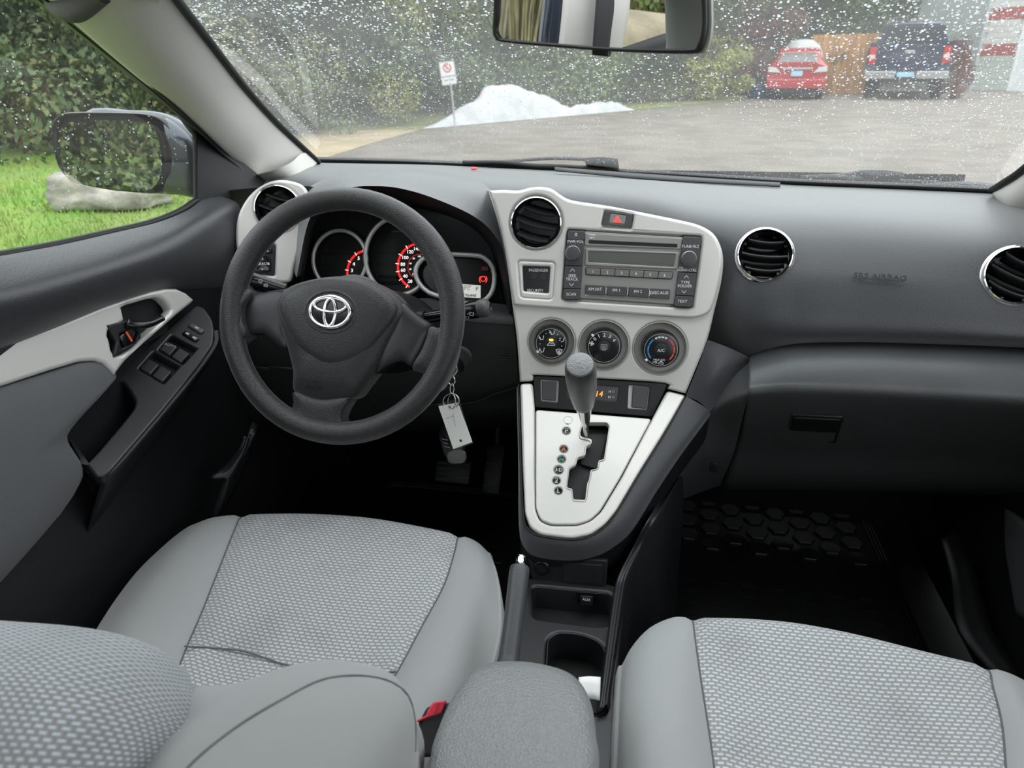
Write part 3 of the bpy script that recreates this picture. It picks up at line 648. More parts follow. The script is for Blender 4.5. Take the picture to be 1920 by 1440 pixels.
# ------------------------------------------------------------------ stereo
ster = thing('car_stereo', 'grey car stereo with a dark display set in the silver fascia', 'car stereo', FAS.at(1187, 500))
panel('faceplate', [fillet(pl(FAS, [(1096, 434), (1281, 445), (1264, 570), (1087, 558)]), .002)], .01, RADIOG, FAS.mat(), ster, bev=.001, top=.0085)
def rbox(name, q, mm, top, th=.006, r=.0025, bev=.001, par=None): return panel(name, [fillet(pl(FAS, q), r)], th, mm, FAS.mat(), par or ster, bev=bev, top=top)
rbox('slot_plate', [(1097, 437), (1278, 447), (1274, 467), (1096, 460)], RADIOG, .0105, .004)
rbox('disc_slot', [(1103.5, 449.5), (1268.5, 457), (1268, 463.5), (1103.5, 456)], DARK, .0112, .003, .0015, .0003)
panel('display_frame', [fillet(pl(FAS, [(1098, 465), (1273, 473), (1269, 504.5), (1096.5, 497)]), .003), fillet(pl(FAS, [(1103, 470.5), (1265, 476), (1262, 500), (1102.5, 491)]), .002)], .004, RADIOG, FAS.mat(), ster, bev=.0012, top=.0112)
rbox('display', [(1102, 470), (1266, 475), (1263, 501), (1102, 492)], LCDG, .0095, .002, .002, .0002)
def lerp2(a, b, t): return (a[0] + (b[0] - a[0]) * t, a[1] + (b[1] - a[1]) * t)
def strip(q, n, gap, fn):
    for i in range(n):
        t0, t1 = i / n + gap, (i + 1) / n - gap
        fn(i, [lerp2(q[0], q[1], t0), lerp2(q[0], q[1], t1), lerp2(q[3], q[2], t1), lerp2(q[3], q[2], t0)])
kr_ = FAS.k(1187, 510)
def ctr2(q): return sum(p[0] for p in q) / len(q), sum(p[1] for p in q) / len(q)
PK = mat('preset_key', (.16, .155, .15), .35, metal=.3)
def preset(i, q):
    b = rbox('preset_key', q, PK, .0112, .004, .001, .0006); u, v = ctr2(q); text(str(i + 1), FAS.m(u, v + 1, .0114), .0042, WHITE, b)
rbox('key_tray', [(1097.5, 500.5), (1262, 508.5), (1259, 523.5), (1097.5, 515)], DARK, .0093, .002)
strip([(1098.5, 502), (1261, 510), (1258, 522), (1098.5, 513.5)], 6, .003, preset)
def band(i, q):
    b = rbox('band_key', q, KEYG, .0118, .005, .0012, .0008); u, v = ctr2(q); text(['AM·SAT', 'FM 1', 'FM 2', 'DISC·AUX'][i], FAS.m(u, v, .012), .0044, WHITE, b, sx=.95)
strip([(1096, 532.5), (1257, 541.6), (1256, 559.2), (1095, 550)], 4, .012, band)
for t in (.25, .5, .75):
    a = lerp2((1096, 532.5), (1257, 541.6), t); b = lerp2((1095, 550), (1256, 559.2), t)
    rbox('key_divider', [(a[0] - 1, a[1] + 4), (a[0] + 1.2, a[1] + 4), (b[0] + 1.2, b[1] - 3), (b[0] - 1, b[1] - 3)], CHROMED, .012, .004, .0003, .0002)
for s_, u, v, h in (('WMA', 1110, 440.5, 3), ('MP3', 1110, 446, 3), ('SAT', 1100, 553.5, 2)): text(s_, FAS.m(u, v, .0108), h * kr_, WHITE, ster, sx=1.2, bold=.02)
Lc = [(1065, 431), (1098, 432.5), (1088, 562), (1055, 561)]; Rc = [(1279, 441.5), (1313.5, 444), (1296, 576), (1261, 574)]
def colseg(q, t0, t1, i): 
    a, b = lerp2(q[0], q[3], t0), lerp2(q[1], q[2], t0); c, d = lerp2(q[1], q[2], t1), lerp2(q[0], q[3], t1); return [a, b, c, d]
names = ['eject_key', 'volume_plate', 'seek_key', 'scan_key']; names2 = ['blank_key', 'tune_plate', 'folder_key', 'text_key']
for q, nm in ((Lc, names), (Rc, names2)):
    rbox('column_back', q, DARK, .0085, .01, .004)
    for i, (t0, t1) in enumerate(((.0, .13), (.138, .505), (.513, .838), (.846, 1))):
        rbox(nm[i], [lerp2(p, ctr2(q), .02) for p in colseg(q, t0, t1, i)], KEYG, .0125, .006, .0035 if i in (0, 3) else .001, .0008)
for (u, v) in ((1074.5, 474), (1290.5, 484)):
    M = FAS.m(u, v, .012); r = 14.2 * kr_
    kn = lathe('tuning_knob', [(r, 0), (r, .006), (r * .93, .0085), (r * .88, .009)], CHROMED, M, ster, seg=36)
    lathe('knob_cap', [(r * .9, .0088), (r * .85, .0095), (r * .7, .0098), (.0003, .0098)], KEYG, M, kn, seg=36)
for s_, u, v, h in (('PWR·VOL', 1079, 453, 5), ('TUNE·FILE', 1294.5, 462.3, 5), ('SEEK', 1073, 517.3, 5.2), ('TRACK', 1072.4, 523.8, 5.2), ('SCAN', 1071, 552, 5.2), ('TYPE', 1285, 529.7, 5.2), ('FOLDER', 1284, 536.5, 5.2), ('TEXT', 1279.5, 565.3, 5.4), ('AUDIO CTRL', 1287.5, 506.7, 4.4), ('PUSH', 1277, 502, 2.2)):
    text(s_, FAS.m(u, v, .0128), h * kr_, WHITE, ster, sx=.95)
for kd, u, v in (('up', 1073.5, 506.5), ('down', 1071.5, 533.5), ('up', 1287, 519), ('down', 1282.5, 547)): glyph(kd, FAS, u, v, 8, WHITE, ster, .0128)
panel('eject_symbol', [[(-.0022, 0), (.0022, 0), (0, .0024)]], .0003, WHITE, FAS.m(1080, 439.5, .0128), ster); box('eject_symbol', (.0044, .0007, .0003), WHITE, FAS.m(1080, 442, .0128), ster)
# ------------------------------------------------------------------ switch strip, shift gate
strip_ = thing('switch_panel', 'black switch strip with a clock under the climate dials', 'switch panel', FAS.at(1120, 742))
SW = [(1000, 706), (1010, 704.5), (1246, 719), (1251, 722), (1224, 782), (1003, 764)]
S1 = [(1013, 712), (1048, 714), (1046, 755), (1014, 752)]; S2 = [(1179, 722), (1219, 726), (1214, 769), (1177, 766)]
CK = [(1062, 718), (1161, 726), (1157, 753), (1062, 746)]
SWF = Plane(FAS.at(1120, 708) - FAS.n * .004, (FAS.n * .95 + V((0, 0, .2))), FAS.r)
def sp(q, r=.003): return fillet(pl(SWF, q), r)
panel('strip_plate', [sp(SW, .004), sp(S1), sp(S2), sp(CK)], .012, BLK, SWF.mat(), strip_, bev=.0012, top=0)
for q, qi in ((S1, [(1016, 714), (1044, 715.5), (1042, 752), (1016, 750)]), (S2, [(1187, 724), (1217, 727), (1212, 767), (1184, 764)])):
    panel('blank_switch', [sp(qi, .002)], .01, KEYG, SWF.mat(), strip_, bev=.0015, top=-.001)
    b = panel('switch_well', [sp(q, .003)], .002, SILVER, SWF.mat(), strip_, top=-.006)
clk = panel('clock_window', [sp(CK)], .002, GLOSSY, SWF.mat(), strip_, top=-.004)
kc = SWF.k(1120, 738)
for s_, u, v, h, mm in (('1:14', 1117, 739, 10.5, CLOCK), ('H', 1143.5, 734.5, 4.6, WHITE), ('M', 1142.5, 745, 4.6, WHITE)): text(s_, SWF.m(u, v, -.0036), h * kc, mm, clk, shear=.15 if mm is CLOCK else 0)
for v in (734, 744.5): panel('clock_button', [[(-.0016, -.0016), (.0016, -.0016), (.0016, .0016), (-.0016, .0016)], [(-.0009, -.0009), (.0009, -.0009), (.0009, .0009), (-.0009, .0009)]], .0003, GREYP, SWF.m(1150, v, -.0035), clk)
gate = thing('shift_gate', 'silver shift gate panel with stepped slot below the switch strip', 'shift gate', GATE.at(1080, 880))
OUT = [(975, 718), (999, 717.5), (1003, 766), (1003, 900), (1004, 955), (1012, 976), (1032, 985), (1082, 985), (1106, 977), (1126, 960), (1165, 895), (1224, 782), (1251, 731), (1287, 740.5), (1245, 812), (1200, 884), (1156, 958), (1135, 983), (1108, 1002), (1072, 1009), (1014, 1002), (994, 989), (984, 962), (979, 860)]
panel('gate_frame', [fillet(pl(GATE, OUT), .006, 3)], .03, SILVER, GATE.mat(), gate, bev=.004, smooth=True)
INN = [(1004, 768), (1222, 785), (1163, 895), (1125, 958), (1105, 976), (1082, 983), (1034, 983), (1014, 975), (1005, 954), (1004, 900)]
SLOT = [(1093, 793), (1137, 793), (1142, 798), (1132, 863), (1122, 865), (1120, 880), (1108, 882), (1105, 900), (1102, 905), (1098, 938), (1075, 937), (1073, 917), (1063, 915), (1068, 877), (1080, 870), (1083, 858), (1097, 853), (1098, 838), (1108, 833), (1108, 827), (1088, 822), (1087, 815)]
slot2 = fillet(pl(GATE, SLOT), .0025, 3)
LET = [(None, 1065, 788, 8.4), ('P', 1062, 808, 7.2), ('R', 1057, 842, 7.2), ('N', 1053, 861, 7.2), ('3·D', 1047.5, 881, 8.5), ('2', 1043.5, 901, 7.2), ('L', 1047, 920, 7.4)]
holes = [circ_at(GATE, u, v, r, 24) for s_, u, v, r in LET[1:]]
panel('gate_plate', [fillet(pl(GATE, INN), .006, 3), slot2] + holes, .012, SILVER, GATE.mat(), gate, bev=.0022, top=.0005, smooth=True)
c_ = GATE.uv(1100, 866)
panel('slot_lip', [[(c_[0] + (x - c_[0]) * 1.045, c_[1] + (y - c_[1]) * 1.045) for x, y in slot2], slot2], .004, SILVER, GATE.mat(), gate, bev=.0008, top=.002, smooth=True)
panel('slot_floor', [fillet(pl(GATE, [(1050, 790), (1150, 795), (1120, 945), (1050, 942)]), .004)], .003, BLK, GATE.mat(), gate, top=-.022)
panel('slot_shutter', [fillet(pl(GATE, [(1096, 806), (1140, 806), (1122, 872), (1090, 862)]), .003)], .002, DARK, GATE.mat(), gate, top=-.015)
for s_, u, v, r in LET:
    k = GATE.k(u, v); M = GATE.m(u, v)
    if s_ is None:
        lathe('release_cover', [(r * k, .0006), (r * k * .97, .0010), (r * k * .93, .0006)], GREYP, M, gate, seg=32); box('release_slot', (.004, .0012, .0008), DARK, GATE.m(1064, 795, .0006), gate); continue
    b = lathe('gear_marker', [(r * k * 1.05, -.004), (.0005, -.0038)], GLOSSY, M, gate, seg=24)
    text(s_, GATE.m(u, v, -.0035), (9.5 if len(s_) == 1 else 7.5) * k, {'R': ORNG, 'N': GRNP}.get(s_, WHITE), b, sx=.9, bold=.01)
    lathe('marker_ring', [(r * k * 1.0, .0004), (r * k * 1.07, .0014), (r * k * 1.14, .0006)], SILVER, M, b, seg=24)
# dark grained shoulder round the gate
so = [(1286, 742), (1246, 814), (1201, 886), (1157, 960), (1136, 986), (1108, 1005), (1072, 1012), (1013, 1005), (991, 992), (981, 965), (976, 860), (972, 720)]
s1 = [(1333, 762), (1274, 838), (1226, 908), (1182, 975), (1152, 1004), (1118, 1022), (1073, 1030), (1008, 1022), (982, 1002), (973, 968), (972, 860), (969, 720)]
s2_ = [(1337, 766), (1280, 843), (1232, 915), (1190, 982), (1157, 1013), (1121, 1032), (1073, 1041), (1006, 1034), (980, 1012), (972, 970), (971, 860), (968, 720)]
sh = lambda pts, off: [GATE.at(u, v) - GATE.n * off for u, v in pts]
loft('gate_shoulder', [sh(so, .001), [p.lerp(q, .5) + GATE.n * .002 for p, q in zip(sh(so, .001), sh(s1, .014))], sh(s1, .014), sh(s2_, .026)], PAD, gate, nu=5, nv=4)
loft('shoulder_skirt', [sh(s2_, .026), [p + V((0, .02, -.05)) for p in sh(s2_, .03)], [p + V((-.01, .06, -.10)) for p in sh(s2_, .04)]], BLK, gate, nu=5, nv=4)
loft('gate_shoulder', [[FAS.at(1327, 637, -.002), P(1367, 652, y=1.07), P(1407, 671, y=1.078)], [FAS.at(1308, 688, -.002), P(1342, 702, y=1.045), P(1372, 718, y=1.06)], [GATE.at(1286, 742) - GATE.n * .001, GATE.at(1312, 750) - GATE.n * .006, GATE.at(1335, 763) - GATE.n * .018]], PAD, gate, nu=5, nv=5)
tube('shoulder_edge', sh(so, .0), .0014, DARK, gate, seg=6, sub=5)
# shifter
shf = thing('gear_shifter', 'gear lever with a black leather knob and chrome collar', 'gear lever', GATE.at(1098, 825))
AX0, AX1 = GATE.at(1100, 822, -.012), P(1088, 690, s=.90)
ax = (AX1 - AX0).normalized()
SM = ax.to_track_quat('Z', 'Y').to_matrix().to_4x4(); SM.translation = AX0
L = (AX1 - AX0).length
# height along the lever from its picture rows
kk = .93 / FPX
lathe('rod', [(.0042, 0), (.0045, L * .42), (.0001, L * .42)], CHROMED, SM, shf, seg=20)
lathe('chrome_collar', [(.0046, L * .215), (.0056, L * .235), (.0078, L * .33), (.0126, L * .53), (.0132, L * .54)], CHROME, SM, shf, seg=36)
kb = lathe('knob', [(.0120, L * .528), (.0146, L * .54), (.0160, L * .59), (.0186, L * .70), (.0200, L * .81), (.0205, L * .92), (.0198, L * 1.0), (.0180, L * 1.035), (.0165, L * 1.04)], WHEELM, SM, shf, seg=44)
lathe('knob_cap', [(.0178, L * 1.03), (.0165, L * 1.048), (.0120, L * 1.057), (.0003, L * 1.06)], ARM, SM, kb, seg=40)
# ------------------------------------------------------------------ lower console
CZ = .36
con = thing('center_console', 'black centre console with tray and cup holder between the seats', 'console', (-.03, .55, .2))
CP = Plane((-.03, .6, CZ), (0, 0, 1), (1, 0, 0))
cq = lambda pts, r=.01: fillet(pl(CP, pts), r)
TR = [(996, 1098), (1148, 1112), (1140, 1172), (1112, 1172), (1000, 1158)]
CUP = [(1026, 1200), (1042, 1186), (1085, 1188), (1125, 1203), (1137, 1225), (1137, 1340), (1020, 1330)]
panel('console_top', [cq([(984, 1082), (1120, 1088), (1160, 1098), (1172, 1112), (1160, 1250), (1150, 1480), (930, 1480), (938, 1250), (962, 1120)], .01), cq(TR), cq(CUP, .014)], .05, SATIN, CP.mat(), con, bev=.005, smooth=True)
box('console_body', (.16, .62, .26), BLK, Matrix.Translation((-.03, .47, .16)), con, bev=.01)
panel('tray_floor', [cq([(990, 1095), (1155, 1110), (1145, 1180), (995, 1165)])], .004, BLK, CP.mat(), con, top=-.04)
panel('cup_floor', [cq([(1010, 1180), (1145, 1190), (1145, 1350), (1010, 1340)])], .004, DARK, CP.mat(), con, top=-.045)
panel('cup_lip', [cq(CUP, .014), [(p[0] * .965 + CP.uv(1085, 1265)[0] * .035, p[1] * .965 + CP.uv(1085, 1265)[1] * .035) for p in cq(CUP, .014)]], .004, SATIN, CP.mat(), con, bev=.0012, top=.0015, smooth=True)
# rail on the passenger side running up to the dash
ri = [P(1122, 1330, z=.37), P(1136, 1220, z=.37), P(1150, 1120, z=.372), P(1158, 1082, z=.376), P(1182, 1035, z=.40), P(1214, 975, z=.44), P(1238, 932, y=.99), P(1262, 895, y=1.06)]
ro_ = [P(1140, 1330, z=.365), P(1156, 1215, z=.365), P(1170, 1120, z=.366), P(1178, 1086, z=.37), P(1203, 1035, z=.395), P(1235, 975, z=.43), P(1258, 934, y=.995), P(1280, 898, y=1.065)]
loft('side_rail', [[p + V((-.004, 0, -.03)) for p in ri], ri, [a.lerp(b, .5) + V((0, 0, .003)) for a, b in zip(ri, ro_)], ro_, [p + V((.008, .005, -.10)) for p in ro_], [V((p.x + .015, p.y + .02, .02)) for p in ro_]], SATIN, con, nu=5, nv=4)
# face under the gate with the power socket
FU = Plane(P(1060, 1060, y=.822), (0, -.97, .2))
panel('socket_face', [fillet(pl(FU, [(988, 1040), (1140, 1052), (1136, 1100), (1000, 1092)]), .005)], .01, BLK, FU.mat(), con, bev=.001)
kS = FU.k(1015, 1063)
ps = lathe('power_socket', [(15 * kS, .0), (15 * kS, .003), (12.5 * kS, .004), (12 * kS, .001), (10 * kS, -.006), (.0004, -.006)], GLOSSY, FU.m(1016, 1064, .001), con, seg=32)
panel('blank_cover', [fillet(pl(FU, [(1056, 1053), (1130, 1058), (1129, 1094), (1056, 1089)]), .003)], .003, BLK, FU.mat(), con, bev=.0008, top=.003)
FA = Plane(P(1098, 1124, y=.80), (0, -.98, .2))
panel('aux_plate', [fillet(pl(FA, [(1081, 1109), (1122, 1112), (1121, 1135), (1083, 1132)]), .002)], .003, GLOSSY, FA.mat(), con, bev=.0006, top=.001)
ax_ = panel('aux_cover', [fillet(pl(FA, [(1088, 1115), (1112, 1117), (1112, 1134), (1088, 1132)]), .002)], .004, BLK, FA.mat(), con, bev=.001, top=.004)
text('AUX', FA.m(1099.5, 1124.5, .0042), 5 * FA.k(1098, 1124), WHITE, ax_)
# folded paper in the cup holder
pp = thing('paper_slip', 'white slip of paper standing beside the armrest front corner', 'paper', P(1112, 1295, z=.36))
loft('sheet', [[P(1085, 1270, z=.385), P(1105, 1268, z=.385), P(1126, 1270, z=.383)], [P(1085, 1312, z=.372), P(1105, 1310, z=.37), P(1125, 1314, z=.372)]], PAPER, pp, nu=3, nv=3, thick=.001)
# hand brake
hb = thing('parking_brake', 'dark grey parking brake lever with a chrome button', 'brake lever', P(955, 1235, z=.40))
b0, b1 = P(952, 1250, z=.412), P(975, 1062, z=.470)
bd = (b1 - b0).normalized()
tube('grip', [b0 - bd * .04, b0, b0 + bd * .012, b0 + bd * .05, b1 - bd * .03, b1 - bd * .004, b1], [.0135, .0138, .0125, .0118, .0125, .0125, .0095], PADL, hb, seg=16, sub=4)
tube('boot', [b0 - bd * .07, b0 - bd * .015], [.017, .0145], BLK, hb, seg=16)
tube('release_button', [b1, b1 + bd * .011, b1 + bd * .014], [.0058, .0058, .0045], CHROME, hb, seg=16, sub=2)
# armrest
ar = thing('armrest', 'grey leatherette armrest lid at the bottom centre', 'armrest', (-.035, .3, .36))
az = .485
ao = [P(u, v, z=az - .012) for u, v in [(800, 1440), (812, 1392), (842, 1318), (878, 1264), (905, 1246), (940, 1238), (1000, 1240), (1060, 1255), (1092, 1280), (1112, 1322), (1120, 1380), (1124, 1440)]]
ao = [(p.x, p.y) for p in ao]
ao = [(ao[0][0] - .002, .12)] + [(ao[0][0] - .001, .3)] + ao + [(ao[-1][0], .3), (ao[-1][0], .12)]
aos = sm(ao, 4); acx = sum(p[0] for p in aos) / len(aos)
pillow('lid', aos, [(.96, -.05), (.99, -.045), (1.0, -.03), (1.0, -.022), (.985, -.010), (.955, -.002), (.90, .003), (.8, .0055), (.6, .007), (.3, .008)], ARM, Matrix.Translation((0, 0, az)), ar, c=(acx, .30))
box('bin', (.12, .36, .26), BLK, Matrix.Translation((acx, .27, .31)), ar, bev=.01)
# buckle
bk = thing('seat_belt_buckle', 'red-topped seat belt buckle between driver seat and armrest', 'buckle', P(810, 1345, z=.40))
BP = Plane(P(808, 1340, z=.445), (.15, -.62, .77), (1, .25, 0))
panel('buckle_body', [fillet(pl(BP, [(782, 1360), (800, 1325), (850, 1316), (850, 1420), (785, 1420)]), .004)], .026, BLK, BP.mat(), bk, bev=.004, top=-.001, smooth=True)
panel('press_button', [fillet(pl(BP, [(801, 1334), (812, 1317), (838, 1313), (828, 1338), (800, 1347), (781, 1356), (782, 1350), (800, 1341)]), .002)], .008, REDB, BP.mat(), bk, bev=.0016, top=.0025, smooth=True)
text('PRESS', BP.m(820, 1329, .0027, 70), .0035, mat('red_moulded', (.4, .02, .03), .5), bk)
# ------------------------------------------------------------------ steering column, wheel
colm = thing('steering_column', 'black steering column shroud behind the wheel', 'steering column', WP.p - WP.n * .1)
cM = WP.mat()
def oval(rx, ry, n=28, cx=0, cy=0): return [(cx + rx * math.cos(2 * math.pi * i / n), cy + ry * math.sin(2 * math.pi * i / n)) for i in range(n)]
pillow('shroud', oval(.085, .062, cy=-.01), [(1.15, -.20), (1.1, -.13), (1.0, -.085), (.93, -.07), (.85, -.065)], BLK, cM, colm)
lathe('column_ring', [(.062, -.07), (.066, -.045), (.06, -.038)], SATIN, cM, colm, seg=40)
sw_ = thing('steering_wheel', 'black three-spoke steering wheel with a chrome oval emblem', 'steering wheel', WP.p)
c0 = V(WP.uv(636, 593))
RX, RY = .1685, .1685
ring = [WP.p + WP.r * (c0.x + RX * math.cos(2 * math.pi * i / 64)) + WP.u * (c0.y + RY * math.sin(2 * math.pi * i / 64)) for i in range(64)]
vs, fs = [], []; SG = 18
for i in range(64):
    a = 2 * math.pi * i / 64
    t = WP.r * math.cos(a) + WP.u * math.sin(a)
    fat = 1 + .13 * max(0, math.cos(a - rad(150))) ** 8 + .13 * max(0, math.cos(a - rad(30))) ** 8
    for k in range(SG):
        b = 2 * math.pi * k / SG; vs.append(ring[i] + t * (.0165 * fat * math.cos(b)) + WP.n * (.0155 * math.sin(b)))
fs = [(i * SG + k, i * SG + (k + 1) % SG, ((i + 1) % 64) * SG + (k + 1) % SG, ((i + 1) % 64) * SG + k) for i in range(64) for k in range(SG)]
rim = obj('rim', vs, [f[::-1] for f in fs], WHEELM, sw_)
WM_ = WP.mat()
def wl(pts): return [WP.uv(u, v) for u, v in pts]
cov = sm([(515, 578), (519, 556), (540, 535), (590, 520), (640, 516), (690, 524), (735, 550), (757, 580), (752, 600), (728, 645), (704, 692), (680, 725), (658, 748), (604, 754), (550, 738), (546, 700), (536, 655), (522, 612)], 4)
pillow('airbag_cover', wl(cov), [(1.0, -.038), (1.0, -.012), (.985, -.005), (.95, .0), (.86, .0055), (.7, .0095), (.5, .0115), (.25, .012)], WHEELM, WM_, sw_)
dome = sm([(524, 578), (541, 543), (590, 524), (640, 520), (690, 528), (733, 554), (748, 584), (724, 626), (690, 664), (650, 688), (612, 691), (574, 668), (545, 632)], 4)
pillow('cover_dome', wl(dome), [(1.0, -.004), (.985, .004), (.95, .0085), (.88, .0115), (.75, .0138), (.5, .015), (.25, .0155)], WHEELM, WM_, sw_)
# moulded words
text('SRS', WP.m(592, 714, .0098, -8), .0045, mat('moulded_dark', (.016, .016, .017), .35), sw_, name='airbag_lettering', d=.0008); text('AIRBAG', WP.m(588, 724, .0085, -8), .0045, mat('moulded_dark2', (.016, .016, .017), .35), sw_, name='airbag_lettering', d=.0008)
def spoke(name, a, b, w0, w1, h0, h1, mt, d=.014):
    """a spoke from hub to rim, px centre line a-b with half widths"""
    A, B = V(WP.uv(*a)), V(WP.uv(*b)); dr = (B - A); n = V((-dr.y, dr.x)).normalized(); rows = []
    for t, wd, h in ((0, w0, h0), (.5, (w0 + w1) / 2, (h0 + h1) / 2), (1, w1, h1)):
        c = A + dr * t; q = []
        for k in range(14):
            an = 2 * math.pi * k / 14
            cx, sy = math.cos(an), math.sin(an)
            q.append(WP.p + WP.r * (c.x + n.x * wd * math.copysign(abs(cx) ** .55, cx)) + WP.u * (c.y + n.y * wd * math.copysign(abs(cx) ** .55, cx)) + WP.n * (h + d * math.copysign(abs(sy) ** .7, sy)))
        rows.append(q)
    return loft(name, rows, mt, sw_, nu=2, nv=4, closed=True)
def spad(name, q, mt, h, n=3, low=-.03):
    return pillow(name, wl(sm(q, n)), [(.97, low), (1.0, h - .012), (.99, h - .006), (.96, h - .002), (.9, h), (.6, h + .002), (.3, h + .0025)], mt, WM_, sw_)
spad('spoke', [(462, 552), (490, 546), (520, 541), (536, 548), (534, 600), (536, 650), (522, 652), (508, 640), (490, 627), (468, 626), (459, 612), (456, 580)], SATIN, -.004)
spad('spoke', [(748, 566), (768, 580), (788, 596), (806, 610), (797, 640), (784, 666), (769, 688), (752, 678), (736, 681), (718, 690), (700, 700), (706, 660), (728, 612)], SATIN, -.004)
spad('spoke_grip', [(428, 520), (446, 522), (458, 538), (470, 550), (458, 575), (456, 600), (464, 628), (448, 642), (438, 664), (432, 690), (414, 640), (412, 580), (418, 540)], WHEELM, .004)
spad('spoke_grip', [(806, 612), (822, 614), (838, 604), (850, 580), (858, 620), (852, 670), (838, 708), (818, 736), (806, 712), (790, 700), (772, 690), (788, 660), (800, 632)], WHEELM, .004)
spad('spoke', [(550, 732), (600, 748), (655, 744), (645, 768), (640, 786), (650, 799), (684, 802), (660, 818), (600, 818), (540, 806), (498, 780), (524, 778), (542, 770), (549, 755)], WHEELM, .002)
tube('cover_seam', [WP.at(u, v, .001) for u, v in [(548, 738), (575, 749), (605, 754), (632, 753), (657, 748)]], .0012, DARK, sw_, seg=6)
# emblem: three chrome ovals on a dark disc
EM = Plane(WP.p + WP.n * .0145, WP.n, WP.r); ke = EM.k(620, 585)
em = pillow('emblem', oval(46 * ke, 34 * ke, 40), [(1, -.001), (.97, .0012), (.9, .0016)], GLOSSY, EM.m(620, 585), sw_)
def ering(cx, cy, rx, ry, r, z=.003):
    M = EM.m(620, 585); path = [M @ V((cx * ke + rx * ke * math.cos(2 * math.pi * i / 40), cy * ke + ry * ke * math.sin(2 * math.pi * i / 40), z)) for i in range(40)]
    tube('emblem_ring', path, r, CHROME, em, closed=True, seg=8, sub=1, up=WP.n)
ering(0, 0, 39.5, 29, .0029); ering(0, 12.5, 32, 13, .0026); ering(0, -1.5, 11, 25.5, .0026)
tube('emblem_rim', [EM.m(620, 585) @ V((51 * ke * math.cos(2 * math.pi * i / 40), 39 * ke * math.sin(2 * math.pi * i / 40), -.0012)) for i in range(40)], .0028, WHEELM, sw_, closed=True, seg=10, sub=1, up=WP.n)
# stalks
st2 = thing('wiper_stalk', 'black wiper stalk with rounded end right of the wheel', 'stalk', P(800, 600, s=1.05))
q0, q1 = P(785, 598, s=1.09), P(905, 578, s=1.06)
tube('lever', [q0, q0.lerp(q1, .25), q0.lerp(q1, .6), q0.lerp(q1, .85), q1 + (q1 - q0).normalized() * .008], [.009, .009, .0105, .0135, .012], GLOSSY, st2, seg=18, sub=4)
tube('end_cap', [q1 - (q1 - q0).normalized() * .01, q1, q1 + (q1 - q0).normalized() * .008, q1 + (q1 - q0).normalized() * .0125], [.0125, .0142, .0125, .006], KEYG, st2, seg=20, sub=4)
tube('collar', [q0, q0.lerp(q1, .12)], [.0125, .011], BLK, st2, seg=16)
SP = Plane(q0.lerp(q1, .72) + V((0, -.0145, 0)), (0, -.95, -.1)); glyph('wash', SP, 884, 589, 9, WHITE, st2, 0); glyph('wash', SP, 876, 596, 7, GREYP, st2, 0)
st1 = thing('turn_signal_stalk', 'black turn signal stalk with lamp symbols left of the hub', 'stalk', P(490, 528, s=1.08))
q2, q3 = P(535, 545, s=1.1), P(470, 525, s=1.08)
tube('lever', [q2, q2.lerp(q3, .4), q3, q3 + (q3 - q2).normalized() * .006], [.011, .0115, .0125, .009], GLOSSY, st1, seg=18, sub=4)
SP = Plane(q3 + V((0, -.014, 0)), (.1, -.97, .1)); glyph('lamp', SP, 488, 527, 8, WHITE, st1, 0); glyph('beam', SP, 499, 535, 8, WHITE, st1, 0)
# mirror control
mc = thing('mirror_control', 'square black mirror switch beside the driver air vent', 'switch', DS.at(494, 488))
MCF = fillet(pl(DS, [(475, 458), (516, 458), (514, 517), (473, 512)]), .004)
panel('switch_plate', [MCF], .006, BLK, DS.mat(), mc, bev=.0012, top=-.001)
kd = DS.k(494, 490)
pillow('joystick', [(x * 15 * kd, y * 14 * kd) for x, y in fillet([(-1, -1), (1, -1), (1, 1), (-1, 1)], .6)], [(1, -.002), (1, .004), (.92, .006), (.75, .005)], GLOSSY, DS.m(492, 495), mc)
text('MIRROR', DS.m(492, 495, .0058), 5 * kd, WHITE, mc)
for a, (dx, dy) in ((0, (0, -10)), (180, (0, 10)), (90, (-12, 0)), (-90, (12, 0))): panel('arrow', [[(-2 * kd, -1.2 * kd), (2 * kd, -1.2 * kd), (0, 1.8 * kd)]], .0003, WHITE, DS.m(492 + dx * .98, 495 + dy, .0062, a), mc)
box('selector', (26 * kd, 9 * kd, .006), GLOSSY, DS.m(496, 470, .001), mc, bev=.0015); text('L', DS.m(487, 470.5, .0042), 5 * kd, WHITE, mc); text('R', DS.m(502, 470.5, .0042), 5 * kd, WHITE, mc)
# ------------------------------------------------------------------ instruments
ic = thing('instrument_cluster', 'instrument cluster with three silver-ringed gauges under the hood', 'instrument cluster', CL.p)
panel('back_panel', [fillet(pl(CL, [(540, 600), (560, 420), (640, 370), (790, 362), (900, 400), (965, 470), (985, 600)]), .02)], .004, DARK, CL.mat(), ic, top=-.03)
panel('cluster_shroud', [fillet(pl(CL, [(560, 545), (985, 600), (985, 640), (540, 640)]), .01)], .02, BLK, CL.mat(), ic, top=-.004)
RING = mat('gauge_ring_silver', (.5, .51, .5), .3, metal=.35)
def gring(name, pts, r, lab, dep=.03, off=0):
    path = [CL.at(u, v, off) for u, v in pts]
    g = tube(name, path, r, RING, ic, closed=True, seg=12, sub=2, up=CL.n, label=lab)
    f = [CL.uv(u, v) for u, v in sm(pts, 2)]
    panel('dial_face', [[CL.uv(u, v, off) for u, v in sm(pts, 2)]], .002, GLOSSY, CL.mat(), g, top=off - dep)
    loft('gauge_wall', [path + [path[0]], [p - CL.n * dep for p in path] + [path[0] - CL.n * dep]], DARK, g, nu=2, nv=2)
    return g
